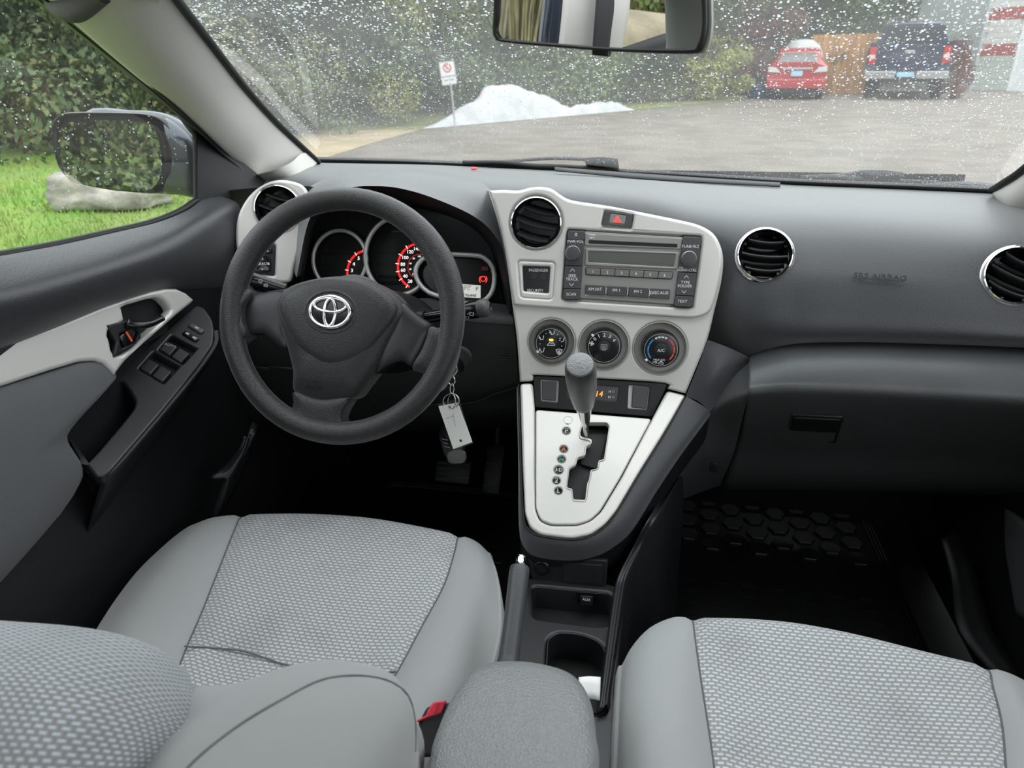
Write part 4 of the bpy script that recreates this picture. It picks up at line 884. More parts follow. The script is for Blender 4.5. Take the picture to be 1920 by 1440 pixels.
def ell(cx, cy, rx, ry, n=28, tilt=0): return [(cx + rx * math.cos(2 * math.pi * i / n), cy + ry * math.sin(2 * math.pi * i / n)) for i in range(n)]
g1 = gring('gauge', ell(637, 487, 50, 55), .0036, 'tachometer behind the left of the wheel')
g2_ = gring('gauge', ell(748, 480, 63, 73), .0042, 'speedometer, the largest gauge')
pod = fillet([(779, 477), (927, 477), (927, 563), (779, 563)], 44, 7)
pod = [(u, v + (u - 853) * .0 + (7 if u > 853 else -1) * (1 if v > 520 else 0.2)) for u, v in [(822, 477), (885, 477), (908, 482), (924, 500), (927, 522), (920, 545), (902, 560), (880, 564), (835, 559), (805, 550), (786, 532), (779, 512), (784, 495), (800, 481)]]
g3 = gring('gauge', pod, .0042, 'rounded warning and trip display', .015, .022)
def gauge(pu, pv_, rpx, nums, span, par, hnum, dep, small=None, rin=.74, tw=1):
    k = CL.k(pu, pv_); R = rpx * k; M = CL.m(pu, pv_, -dep + .0012)
    panel('scale_band', [arcband(R, R * .90, span[0], span[1], 30)], .0003, REDDIM, M, par, top=.0006)
    for a, s_ in nums:
        box('tick', (R * .16, .0014, .0003), WHITEL, M @ Matrix.Rotation(rad(a), 4, 'Z') @ Matrix.Translation((R * .98, 0, .0008)), par)
        text(s_, M @ Matrix.Translation((R * rin * math.cos(rad(a)), R * rin * math.sin(rad(a)), .0006)), hnum * k, WHITEL, par, name='numeral', bold=.02, sx=1.05)
    if small:
        panel('scale_band', [arcband(R * .52, R * .505, span[0] + 5, span[1] - 5, 24)], .0003, REDDIM, M, par, top=.0006)
        for a, s_ in small: text(s_, M @ Matrix.Translation((R * .42 * math.cos(rad(a)), R * .42 * math.sin(rad(a)), .0006)), hnum * .5 * k, WHITEL, par, name='numeral', bold=.02)
gauge(690, 511, 44, [(198, '2'), (176, '3'), (153, '4'), (127, '5'), (105, '6')], (97, 215), g1, 6.4, .03)
gauge(787, 500, 46, [(238, '20'), (215, '40'), (194, '60'), (175, '80'), (152, '100'), (127, '120'), (102, '140'), (78, '160'), (52, '180'), (28, '200')], (10, 245), g2_, 6.2, .03, [(232, '20'), (197, '40'), (164, '60'), (130, '80'), (95, '100'), (60, '120')])
TP = Plane(CL.p + CL.n * .0078, CL.n, CL.r)
panel('trip_display', [fillet(pl(TP, [(845, 531), (901, 535), (901, 559), (845, 556)]), .001)], .0006, LCD, TP.mat(), g3)
kt = TP.k(880, 545); INK = mat('display_ink', (.03, .03, .03), .6)
text('20°C', TP.m(873, 541, .0005), 5.5 * kt, INK, g3, shear=.1); text('P', TP.m(894, 542, .0005), 7 * kt, INK, g3, shear=.1); text('196448', TP.m(880, 554, .0005), 6 * kt, INK, g3, shear=.12); text('OUTSIDE TEMP', TP.m(874, 536, .0005), 2 * kt, INK, g3)
lathe('brake_lamp', [(5.2 * kt, .0004), (4.2 * kt, .0006)], REDL, TP.m(906, 523, .0), g3, seg=20); text('!', TP.m(906, 523, .0009), 5.5 * kt, mat('lamp_ink', (.05, .0, .0), .6), g3, bold=.04); text('(', TP.m(899.5, 523, .0009), 9 * kt, REDL, g3); text(')', TP.m(912.5, 523, .0009), 9 * kt, REDL, g3)
panel('warning_lamp', [fillet(pl(TP, [(903, 500), (915, 500), (915, 507), (903, 507)]), .001)], .0004, mat('unlit_red', (.12, .004, .006), .4), TP.mat(), g3, top=.0004)
BPn = Plane(CL.p - CL.n * .028, CL.n, CL.r); glyph('wash', BPn, 882, 465, 9, DIMP, ic, 0); lathe('trip_knob', [(3.4 * kt, 0), (3.2 * kt, .006), (.0003, .0062)], KEYG, BPn.m(888, 460.5), ic, seg=16)
# ------------------------------------------------------------------ key, ring, tag, fob
ig = thing('ignition_lock', 'black ignition lock collar right of the steering column', 'ignition lock', P(848, 690, s=1.06))
tube('collar', [P(862, 672, s=1.12), P(850, 688, s=1.05)], [.02, .0165], BLK, ig, seg=20, sub=2)
kk_ = thing('car_key', 'metal ignition key with linked steel rings in the lock', 'key', P(851, 690, s=1.045))
Kp = Plane(P(851, 690, s=1.035), (-.3, -.95, 0))
tube('key_bow', [Kp.at(846 + 10 * math.cos(a), 692 + 12 * math.sin(a)) for a in [i * math.pi / 8 for i in range(16)]], .0022, CHROMED, kk_, closed=True, sub=1, seg=8, up=Kp.n, flat=.6)
def ringpx(cx, cy, rx, ry, r, par, mt=CHROME, pv=Kp, up=None): return tube('split_ring', [pv.at(cx + rx * math.cos(a), cy + ry * math.sin(a)) for a in [i * math.pi / 10 for i in range(20)]], r, mt, par, closed=True, sub=1, seg=8, up=pv.n)
ringpx(847, 714, 6, 8, .0011, kk_); ringpx(847.5, 729, 3.5, 9, .0009, kk_); ringpx(846, 752, 15, 14, .0012, kk_, CHROMED)
tg = thing('key_tag', 'white card key tag in clear plastic hanging from the key', 'key tag', Kp.at(852, 800))
TGP = Plane(Kp.at(852, 800, .006), (-.2, -.93, .15))
card = pl(TGP, [(822, 762), (858, 755), (885, 829), (850, 842)])
panel('card', [card, circ_at(TGP, 842.5, 763.5, 3.2, 14), circ_at(TGP, 863.5, 826.5, 3.2, 14)], .0012, PAPER, TGP.mat(), tg)
panel('plastic_sleeve', [pl(TGP, [(820, 757), (859, 748), (886, 832), (850, 845)]), circ_at(TGP, 842.5, 763.5, 3.0, 14)], .0006, mat('clear_plastic', (.9, .9, .9), .1, trans=.95, ior=1.1), TGP.mat(), tg, top=-.0012)
for q in ([(836, 784), (843, 783)], [(845, 781.5), (849, 780)], [(849, 775), (854, 800)]):
    a, b = TGP.uv(*q[0]), TGP.uv(*q[1]); tube('pen_mark', [TGP.at(*q[0], .0009), TGP.at(*q[1], .0009)], .0003, GREYP, tg, seg=5, sub=1)
ringpx(847, 753, 7, 14, .0009, tg, CHROME, Plane(Kp.at(847, 753, .004), (-.7, -.7, 0)))
fb = thing('key_fob', 'black remote key fob in clear wrap behind the white tag', 'key fob', Kp.at(850, 830))
FB = Plane(Kp.at(850, 830, -.012), (-.1, -.95, .2))
pillow('fob_body', [FB.uv(u, v) for u, v in sm([(823, 806), (838, 796), (862, 804), (872, 845), (868, 862), (845, 868), (834, 855), (826, 830)], 3)], [(.95, -.006), (1, -.002), (.97, .002), (.85, .004)], GLOSSY, FB.mat(), fb)
for i in range(3): box('fob_print', (.009 - .002 * (i % 2), .0009, .0003), GREYP, FB.m(834 + i * 2, 824 + i * 7, .0045, -5), fb)
pillow('plastic_wrap', [FB.uv(u, v) for u, v in sm([(842, 848), (858, 842), (872, 846), (873, 864), (856, 867), (844, 864)], 3)], [(1, 0), (1, .006), (.8, .0065)], mat('clear_wrap', (.9, .9, .9), .15, trans=.9, ior=1.15), FB.mat(), fb)
# ------------------------------------------------------------------ pedals and mats
for nm, lab, (u, v), sz, yy in (('brake_pedal', 'black ribbed brake pedal in the dark footwell', (850, 885), (.085, .055, .012), 1.36), ('accelerator_pedal', 'tall black accelerator pedal right of the brake pedal', (925, 880), (.045, .12, .012), 1.42)):
    t_ = thing(nm, lab, 'pedal', P(u, v, y=yy)); pp_ = Plane(P(u, v, y=yy), (0, -.8, .6))
    box('pad', sz, RUBBER, pp_.m(u, v), t_, bev=.004)
    for i in range(4): box('rib', (sz[0] * .85, .004, .003), RUBBER, pp_.m(u, v) @ Matrix.Translation((0, (i - 1.5) * sz[1] * .22, sz[2] / 2)), t_)
    tube('arm', [P(u, v, y=yy) + V((0, .01, 0)), P(u, v, y=yy) + V((0, .08, .12)), P(u, v, y=yy) + V((0, .12, .25))], .008, BLK, t_, seg=8)
def hexm(r):
    return [(r * math.cos(rad(60 * i)), r * math.sin(rad(60 * i))) for i in range(6)]
HEXME = None
def mat_(name, lab, x0, x1, y0, y1, z, hx):
    global HEXME
    t_ = thing(name, lab, 'floor mat', ((x0 + x1) / 2, (y0 + y1) / 2, z))
    out = fillet([(x0, y0), (x1, y0), (x1, y1 - .12), (x1 - .1, y1), (x0, y1)], .05)
    pillow('sheet', out, [(1, 0), (1, .008), (.985, .012)], RUBBER, Matrix.Translation((0, 0, z)), t_)
    for k in range(3): tube('edge_ridge', [V((x, y, z + .013)) for x, y in [((x0 + x1) / 2 + (a - (x0 + x1) / 2) * (.97 - .03 * k), (y0 + y1) / 2 + (b - (y0 + y1) / 2) * (.97 - .03 * k)) for a, b in out]], .0025, RUBBER, t_, closed=True, sub=1, seg=6)
    r = .030; n = 0
    for i in range(12):
        for j in range(16):
            x = x0 + .06 + i * r * 1.72; y = y0 + .06 + (j + .5 * (i % 2)) * r * 1.95
            if x > x1 - .06 or y > y1 - .06: continue
            if not hx(x, y): continue
            if HEXME is None:
                h = pillow('hexagon', hexm(r * .82), [(1, 0), (1, .006), (.93, .0075)], mat('mat_hexagon', (.011, .011, .011), .4), Matrix.Translation((x, y, z + .012)), t_, smooth=False); HEXME = h.data
            else: reg(bpy.data.objects.new('hexagon', HEXME), t_, Matrix.Translation((x, y, z + .012)))
    for i in range(9):
        for j in range(4):
            x = x0 + .06 + i * .058; y = y0 + .03 + j * .035 + .06
            if x < x1 - .06: box('dash_rib', (.024, .0035, .004), mat('mat_rib', (.016, .016, .016), .35) if (i, j) == (0, 0) else bpy.data.materials['mat_rib'], Matrix.Translation((x, y, z + .013)) @ Matrix.Rotation(rad(-6), 4, 'Z'), t_)
mat_('floor_mat', 'black rubber floor mat with hexagon relief in the passenger footwell', .13, .62, 1.05, 1.80, .03, lambda x, y: 1.36 < y < 1.72)
mat_('floor_mat', 'black rubber floor mat under the pedals', -.60, -.12, .95, 1.52, .03, lambda x, y: y < 1.3)
# ================================================================== seats
def px_rows(rows, cols):
    """rows of (u, v, z) knots, thinned to the named columns by Catmull-Rom"""
    return [[P(u, v, z=z) for u, v, z in r] for r in rows]
SEAM = mat('seam_thread', (.11, .11, .113), .8)
def seat(name, label, rows, iL, iR, base, extra=None):
    t = thing(name, label, 'seat', base)
    W = px_rows(rows, None)
    f = W[0]
    fr = [[p + V((0, .014, -.018)) for p in f], [p + V((0, .018, -.06)) for p in f], [p + V((0, -.02, -.26)) for p in f]]
    W = fr[::-1] + W
    # side skirts
    def side(c, s): return [[p + V((s * .004, 0, -.25)), p + V((s * .012, 0, -.10)), p + V((s * .006, 0, -.012)), p] for p in c]
    Lc_ = [r[0] for r in W]; Rc_ = [r[-1] for r in W]
    nu, nv = 4, 6
    g = grid(W, nu, nv)
    a, b = iL * nu, iR * nu
    for r in g:       # sewn seams sit a little low
        for j, dz in ((a - 1, .0), (a, -.0055), (a + 1, .0), (b - 1, .0), (b, -.0055), (b + 1, .0)): r[j] = r[j] + V((0, 0, dz))
    loft('seat_panel', [r[a:b + 1] for r in g], FABW, t, raw=True, flip=True, uvf=lambda p: (p.x, p.y))
    loft('bolster', [r[:a + 1] for r in g], FABP, t, raw=True, flip=True); loft('bolster', [r[b:] for r in g], FABP, t, raw=True, flip=True)
    for col, s in ((Lc_, -1), (Rc_, 1)): loft('side_skirt', side(col, s), FABP, t, nu=4, nv=5)
    for j in (a, b): tube('seam', [r[j] + V((0, 0, .0008)) for r in g[2 * nv:]], .0010, SEAM, t, seg=6, sub=1)
    return t, g
DR_ = [
 [(366, 982, .385), (400, 970, .395), (450, 966, .405), (520, 964, .408), (600, 965, .41), (690, 972, .41), (780, 987, .408), (858, 1004, .405), (892, 1016, .395), (914, 1036, .385)],
 [(330, 1005, .385), (375, 990, .402), (438, 990, .407), (515, 990, .408), (600, 992, .408), (690, 1000, .408), (775, 1012, .408), (852, 1030, .407), (898, 1040, .40), (926, 1068, .385)],
 [(268, 1062, .38), (330, 1050, .405), (408, 1065, .402), (500, 1068, .396), (595, 1072, .394), (685, 1079, .395), (765, 1088, .398), (832, 1092, .402), (892, 1090, .405), (934, 1120, .38)],
 [(222, 1120, .375), (285, 1110, .40), (376, 1145, .392), (470, 1150, .384), (560, 1156, .382), (650, 1162, .383), (725, 1168, .386), (790, 1170, .392), (868, 1165, .402), (932, 1190, .375)],
 [(180, 1185, .37), (245, 1175, .395), (346, 1214, .384), (435, 1222, .372), (520, 1235, .37), (600, 1245, .371), (675, 1252, .374), (742, 1258, .384), (830, 1250, .398), (910, 1270, .37)],
 [(110, 1300, .365), (190, 1290, .39), (318, 1290, .38), (400, 1302, .368), (480, 1315, .366), (560, 1325, .367), (630, 1332, .37), (690, 1338, .38), (785, 1345, .395), (868, 1370, .365)],
 [(20, 1440, .36), (110, 1430, .385), (270, 1420, .378), (350, 1430, .366), (430, 1440, .364), (510, 1450, .365), (580, 1460, .368), (640, 1470, .378), (740, 1470, .39), (820, 1500, .36)]]
ds, dg_ = seat('driver_seat', 'light grey driver seat with woven centre panel and plain bolsters', DR_, 2, 7, (-.37, .5, .1))
# cross seam
tube('seam', [P(346, 1214, z=.384) + V((0, 0, .002)), P(400, 1215, z=.378), P(460, 1222, z=.374), P(545, 1249, z=.371), P(640, 1262, z=.374), P(742, 1260, z=.386)], .0011, SEAM, ds, seg=6)
# reclined seat back: woven middle, plain bolster, seen from above
def PS(l): return [P(u, v, s=s) for u, v, s in l]
BK = [PS([(-520, 1240, .78), (-250, 1225, .74), (0, 1240, .70), (180, 1262, .66), (290, 1300, .63), (350, 1345, .60)]),
      PS([(-520, 1150, .70), (-250, 1150, .66), (0, 1166, .62), (175, 1182, .585), (290, 1215, .555), (352, 1262, .545)]),
      PS([(-520, 1180, .60), (-250, 1180, .57), (0, 1192, .53), (165, 1208, .505), (275, 1240, .50), (362, 1296, .515)]),
      PS([(-560, 1260, .50), (-280, 1255, .47), (-20, 1262, .44), (140, 1276, .425), (255, 1305, .44), (350, 1350, .475)]),
      PS([(-600, 1370, .42), (-320, 1360, .395), (-60, 1362, .37), (100, 1372, .365), (215, 1385, .385), (305, 1400, .43)]),
      PS([(-640, 1520, .36), (-360, 1500, .33), (-110, 1490, .31), (60, 1490, .315), (170, 1490, .34), (250, 1480, .39)]),
      PS([(-680, 1700, .31), (-400, 1680, .28), (-150, 1660, .265), (20, 1650, .275), (130, 1640, .30), (210, 1600, .35)])]
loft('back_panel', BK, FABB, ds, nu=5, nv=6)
BB = [PS([(350, 1345, .60), (420, 1330, .58), (560, 1310, .60), (700, 1310, .62), (790, 1370, .64), (790, 1500, .68)]),
      PS([(356, 1285, .54), (440, 1282, .525), (560, 1247, .54), (660, 1243, .55), (752, 1284, .57), (786, 1420, .62)]),
      PS([(350, 1350, .475), (440, 1305, .475), (545, 1265, .49), (650, 1256, .505), (765, 1305, .525), (783, 1440, .58)]),
      PS([(305, 1400, .43), (400, 1350, .43), (510, 1305, .445), (630, 1285, .46), (755, 1340, .48), (775, 1470, .54)]),
      PS([(250, 1480, .39), (330, 1420, .39), (440, 1370, .40), (580, 1340, .415), (720, 1400, .435), (745, 1520, .50)]),
      PS([(210, 1600, .35), (270, 1520, .355), (370, 1460, .36), (520, 1430, .375), (670, 1480, .395), (700, 1600, .46)]),
      PS([(190, 1720, .32), (240, 1640, .32), (330, 1580, .325), (470, 1560, .34), (610, 1600, .36), (640, 1700, .43)])]
loft('back_bolster', BB, FABP, ds, nu=6, nv=6)
bg_ = grid(BB, 6, 6)
sp_ = [bg_[i][j] for i, j in ((31, 8), (27, 10), (23, 12), (20, 14), (17, 16), (15, 18), (13, 20), (12, 22), (12, 24), (13, 26), (15, 28))]
tube('seam', [p + (CAM - p).normalized() * .001 for p in sp_], .0008, SEAM, ds, seg=6, sub=6)
hr = thing('head_restraint', 'grey driver head restraint seen in the rear-view mirror', 'head restraint', (-.3, -.15, .95))
PR_ = [
 [(1166, 1250, .385), (1185, 1215, .40), (1218, 1180, .41), (1262, 1160, .415), (1300, 1160, .418), (1400, 1162, .42), (1500, 1171, .422), (1610, 1192, .422), (1730, 1222, .42), (1857, 1253, .418), (1905, 1268, .41), (1960, 1300, .395), (1990, 1330, .38)],
 [(1163, 1290, .38), (1178, 1255, .405), (1215, 1220, .42), (1262, 1195, .423), (1304, 1190, .42), (1400, 1192, .42), (1500, 1200, .42), (1610, 1220, .42), (1730, 1250, .42), (1864, 1283, .42), (1912, 1296, .42), (1970, 1330, .40), (2010, 1370, .38)],
 [(1160, 1360, .38), (1172, 1330, .405), (1212, 1300, .422), (1266, 1275, .425), (1315, 1268, .414), (1410, 1268, .408), (1510, 1275, .406), (1620, 1292, .406), (1745, 1320, .41), (1880, 1345, .416), (1930, 1360, .42), (2000, 1390, .40), (2050, 1440, .38)],
 [(1156, 1450, .375), (1168, 1420, .40), (1210, 1390, .42), (1272, 1365, .423), (1328, 1350, .408), (1425, 1352, .40), (1525, 1360, .397), (1635, 1375, .398), (1760, 1400, .403), (1888, 1425, .412), (1945, 1440, .418), (2030, 1480, .40), (2080, 1540, .375)],
 [(1150, 1560, .37), (1162, 1530, .395), (1208, 1500, .415), (1280, 1470, .418), (1342, 1450, .402), (1440, 1455, .392), (1540, 1462, .389), (1650, 1480, .39), (1770, 1500, .396), (1892, 1520, .406), (1960, 1540, .412), (2060, 1590, .395), (2110, 1650, .37)],
 [(1140, 1720, .365), (1155, 1690, .39), (1205, 1660, .41), (1290, 1630, .412), (1355, 1610, .396), (1455, 1615, .386), (1560, 1622, .383), (1670, 1640, .384), (1790, 1660, .39), (1900, 1680, .40), (1980, 1700, .408), (2090, 1760, .39), (2150, 1820, .365)]]
ps_, _g = seat('passenger_seat', 'light grey passenger seat cushion with woven centre panel, bottom right', PR_, 4, 9, (.3, .5, .1))
BKP = [[V((x, y, z)) for x in (.06, .09, .16, .3, .44, .50, .53)] for y, z in ((.10, .36), (.06, .5), (-.04, .7), (-.14, .85), (-.22, .94), (-.27, .95))]
for r in BKP:
    for j, d in enumerate((-.05, .03, .02, 0, .02, .03, -.05)): r[j] = r[j] + V((0, d, 0))
loft('back_panel', BKP, FABP, ps_, nu=3, nv=3, thick=-.08)
# ================================================================== driver door
door = thing('driver_door', 'dark grey driver door with silver trim, switch armrest and window', 'car door', (-.70, .7, .4))
dx = lambda pts: [P(u, v, x=x) for u, v, x in pts]
sill = dx([(-140, 512, -.722), (0, 485, -.722), (100, 466, -.722), (200, 443, -.722), (290, 421, -.722), (345, 398, -.722), (372, 380, -.722), (400, 372, -.72)])
pads = [sill,
 [p + V((.012, 0, .004)) for p in sill],
 dx([(-160, 548, -.675), (0, 522, -.675), (100, 500, -.672), (200, 475, -.67), (300, 446, -.668), (365, 416, -.668), (410, 396, -.67), (448, 384, -.675)]),
 dx([(-170, 590, -.655), (0, 560, -.655), (100, 536, -.652), (200, 508, -.65), (300, 480, -.65), (372, 456, -.652), (415, 440, -.655), (452, 430, -.66)]),
 dx([(-170, 640, -.658), (0, 602, -.658), (100, 576, -.655), (200, 545, -.654), (300, 518, -.656), (376, 500, -.66), (420, 490, -.664), (456, 484, -.67)]),
 dx([(-180, 700, -.678), (0, 648, -.678), (100, 612, -.676), (200, 573, -.675), (285, 548, -.676), (350, 540, -.68), (420, 536, -.684), (460, 532, -.69)]),
 dx([(-180, 730, -.70), (0, 660, -.70), (100, 622, -.70), (200, 583, -.70), (285, 556, -.70), (350, 549, -.70), (420, 546, -.70), (460, 545, -.705)])]
def back(p, y=-.05, k=1.0):
    return V((p.x, y, p.z - (p.y - y) * .02 * k))
pads = [[back(r[0]), back(r[0], .35)] + list(r) for r in pads]; sill = pads[0]
loft('door_pad', pads, DPAD, door, nu=6, nv=5)
loft('inner_panel', [[V((-.705, y, min(z, .80 if y < 1.2 else .74))) for y in (-.05, .4, .8, 1.30, 1.9)] for z in (.80, .6, .4, .2, .02)], BLK, door, nu=3, nv=3, thick=.02)
tube('window_rubber', [p + V((-.004, 0, .003)) for p in sill], .006, RUBBER, door, seg=8)
DRP = Plane(P(200, 620, x=-.672), (1, -.05, .22))
tr_o = [(-700, 850), (-300, 735), (-60, 667), (0, 646), (100, 611), (200, 571), (283, 546), (312, 541), (332, 541), (350, 549), (365, 562), (362, 567), (333, 590), (290, 628), (243, 668), (217, 702), (208, 692), (196, 681), (180, 676), (150, 678), (100, 693), (0, 726), (-60, 745), (-300, 830), (-700, 960)]
hd = sm([(229, 577), (252, 568), (280, 560), (300, 558), (312, 566), (322, 580), (312, 592), (300, 606), (268, 633), (246, 655), (216, 668), (207, 640), (204, 620), (234, 601)], 2)
panel('silver_trim', [pl(DRP, tr_o), pl(DRP, hd)], .02, SILVER, DRP.mat(), door, bev=.005, smooth=True)
panel('handle_cup', [pl(DRP, [(205, 560), (335, 545), (335, 620), (200, 690)])], .004, BLK, DRP.mat(), door, top=-.022)
panel('handle_bezel', [fillet(pl(DRP, [(199, 610), (246, 599), (262, 618), (263, 634), (246, 652), (211, 670), (217, 640)]), .002), fillet(pl(DRP, [(222, 626), (250, 615), (259, 622), (252, 642), (226, 654)]), .002)], .008, BLK, DRP.mat(), door, bev=.002, top=.002, smooth=True)
hl = tube('door_handle', [DRP.at(240, 606, .002), DRP.at(260, 609, .012), DRP.at(280, 607, .016), DRP.at(302, 597, .014)], [.010, .0085, .0075, .0068], GLOSSY, door, seg=16, flat=.7)
hl['label'] = 'black pull handle'
lk = box('lock_slider', (.018, .02, .008), GLOSSY, DRP.m(234, 637, -.002, 10), door, bev=.003); box('lock_mark', (.003, .016, .001), mat('orange_mark', (.9, .12, .05), .5), DRP.m(242, 631, .0025, 10), lk)
# fabric insert
FI = Plane(P(90, 850, x=-.668), (1, -.02, .12))
fi = [(-500, 930), (-160, 795), (-60, 748), (0, 728), (100, 696), (150, 680), (180, 678), (196, 683), (208, 694), (216, 706), (170, 755), (130, 802), (123, 820), (128, 835), (150, 868), (153, 885), (148, 905), (110, 965), (0, 1090), (-90, 1185), (-200, 1310), (-420, 1420)]
fip = [FI.uv(u, v) for u, v in fi]
ctr_ = V(FI.uv(0, 880))
pillow('fabric_insert', [tuple(p) for p in sm(fip, 2)], [(1.0, -.02), (1.0, 0), (.985, .004), (.95, .007), (.85, .012), (.6, .016), (.3, .017)], DOORF, FI.mat(), door, c=ctr_)
# armrest with the switches
a0, a1 = P(372, 572, x=-.664), P(180, 893, x=-.632)
al = (a0 - a1).normalized(); acr = V((1, 0, -.42)); AN = acr.cross(al).normalized(); AN = AN if AN.z > 0 else -AN
AR = Plane((a0 + a1) / 2, AN, al.cross(AN))
ao_ = [(368, 571), (382, 576), (398, 598), (402, 618), (400, 646), (370, 690), (300, 775), (206, 884), (192, 894), (180, 893), (160, 868), (128, 822), (124, 808), (138, 790), (217, 706), (290, 638)]
pk = sm([(222, 714), (238, 724), (252, 746), (253, 760), (242, 778), (205, 822), (163, 868), (154, 856), (136, 824), (134, 808), (146, 792), (185, 750)], 2)
w1 = [(322, 628), (370, 653), (342, 683), (297, 656)]; w2 = [(288, 659), (337, 686), (307, 719), (260, 691)]
arm = panel('armrest', [fillet(pl(AR, ao_), .008), pl(AR, pk), fillet(pl(AR, w1), .002), fillet(pl(AR, w2), .002)], .02, SATIN, AR.mat(), door, bev=.003, smooth=True)
loft('armrest_side', [[AR.at(u, v, -.003) for u, v in [(402, 620), (400, 646), (370, 690), (300, 775), (206, 884), (185, 893)]], [AR.at(u, v, -.016) + V((.004, 0, 0)) for u, v in [(403, 628), (402, 652), (374, 696), (304, 781), (210, 890), (185, 900)]], [V((-.69, AR.at(u, v).y + .01, AR.at(u, v).z - .11)) for u, v in [(402, 620), (400, 646), (370, 690), (300, 775), (206, 884), (185, 893)]]], BLK, door, nu=4, nv=3)
panel('pocket_floor', [pl(AR, [(230, 700), (262, 750), (240, 800), (165, 880), (120, 810)])], .003, DARK, AR.mat(), door, top=-.055)
loft('pocket_wall', [[AR.at(u, v, o) for u, v in pk + [pk[0]]] for o in (-.003, -.03, -.055)], BLK, door, nu=1, nv=1)
for wq in (w1, w2):
    panel('switch_well', [pl(AR, [(p[0] + (p[0] - ctr2(wq)[0]) * .1, p[1] + (p[1] - ctr2(wq)[1]) * .1) for p in wq])], .003, DARK, AR.mat(), door, top=-.014)
    A, B, Cc, D = wq
    for t0, t1, nm in ((.04, .47, 'a'), (.53, .96, 'b')):
        q = [lerp2(D, Cc, t0), lerp2(D, Cc, t1), lerp2(B, Cc, .45), lerp2(A, D, .45)]
        q[2] = lerp2(lerp2(A, B, t1), lerp2(D, Cc, t1), .42); q[3] = lerp2(lerp2(A, B, t0), lerp2(D, Cc, t0), .42)
        sw = panel('window_switch', [fillet(pl(AR, q), .002)], .012, SATIN, AR.mat(), door, bev=.002, top=.0025, smooth=True)
        if wq is w1 and nm == 'a':
            u_, v_ = ctr2(q); text('AUTO', AR.m(u_ + 3, v_ - 7, .0028, -4), .0042, GREYP, sw)
for (u, v, l_) in ((368, 617, None), (357.5, 632, 1)):
    M = AR.m(u, v, .001, 0)
    e = (V(AR.uv(378, 623)) - V(AR.uv(358, 611))); ang = math.degrees(math.atan2(e.y, e.x)); M = AR.m(u, v, .0, ang)
    lb = pillow('lock_button', fillet([(-.0135, -.0045), (.0135, -.0045), (.0135, .0045), (-.0135, .0045)], .003), [(1, -.002), (1, .002), (.9, .0032), (.7, .0036)], GLOSSY if l_ else KEYG, M, door)
    box('lock_mark', (.006, .004, .0003), GREYP, M @ Matrix.Translation((.001 if not l_ else -.006, 0, .0037)), lb)
    if l_: box('lock_mark', (.006, .004, .0003), GREYP, M @ Matrix.Translation((.007, 0, .0037)), lb)
# black mirror-corner cover and the window frame
loft('corner_cover', [[P(370, 250, x=-.722), P(412, 272, x=-.714), P(458, 306, x=-.702), P(505, 345, x=-.685)], [P(370, 330, x=-.722), P(400, 335, x=-.712), P(440, 345, x=-.70), P(480, 358, x=-.685)], [P(370, 386, x=-.722), P(395, 382, x=-.712), P(432, 376, x=-.70), P(462, 366, x=-.69)]], BLK, door, nu=4, nv=4)
loft('window_frame', [[p + V((-.012, .004, .006)) for p in fr1], fr1, frm, fr2, [p + V((-.02, .02, .02)) for p in fr2]], RUBBER, door, nu=4, nv=3)
tube('frame_trim', [a.lerp(b, .55) + V((.012, -.006, -.004)) for a, b in zip(fr1, fr2)], .004, mat('frame_trim_grey', (.05, .05, .052), .4), door, seg=8)  # dark grey strip along the window frame
tube('division_bar', [P(367, 250, x=-.728), P(368, 310, x=-.728), P(369, 388, x=-.728)], .0055, RUBBER, door, seg=10)
gp = [V((-.732, -.05, .83)), V((-.732, .35, .835))] + [P(u, v, x=-.732) for u, v in [(-160, 520), (0, 487), (100, 467), (200, 443), (300, 419), (368, 386)]]
gt = [V((-.732, -.05, 1.26)), V((-.732, .35, 1.25))] + [P(u, v, x=-.732) for u, v in [(-160, -120), (0, -50), (58, -2), (207, 114), (333, 214), (368, 255)]]
wg = loft('window_glass', [gp, [a.lerp(b, .5) for a, b in zip(gp, gt)], gt], GLASSD, door, nu=4, nv=4)
def dw_pick():
    if not DW: 
        for _ in range(34):
            u0, v0 = rnd.uniform(0, 350), rnd.uniform(60, 330); n = rnd.randint(3, 9)
            for k in range(n): DW.append((u0 + k * .6 + rnd.uniform(-1.5, 1.5), v0 + k * rnd.uniform(7, 13)))
        for _ in range(260): DW.append((rnd.uniform(-40, 355), rnd.uniform(-40, 460)))
    u, v = DW[DWI[0] % len(DW)]; DWI[0] += 1
    r = .0004 + .0009 * rnd.random() ** 2
    return P(u, v, x=-.735), V((-1, 0, 0)), r, (1, rnd.uniform(1, 1.9))
DW, DWI = [], [0]; dw_pick(); DWI[0] = 0
ok = lambda u, v: u < 358 and v < 478 - u * .22 and (u > 60 or v > -5) and v > (u - 60) * .82 + 8
DW[:] = [q for q in DW if ok(*q)]
vs, fs = drop_mesh(len(DW), dw_pick, 6); obj('raindrops', vs, fs, WATER, door, kind='stuff')
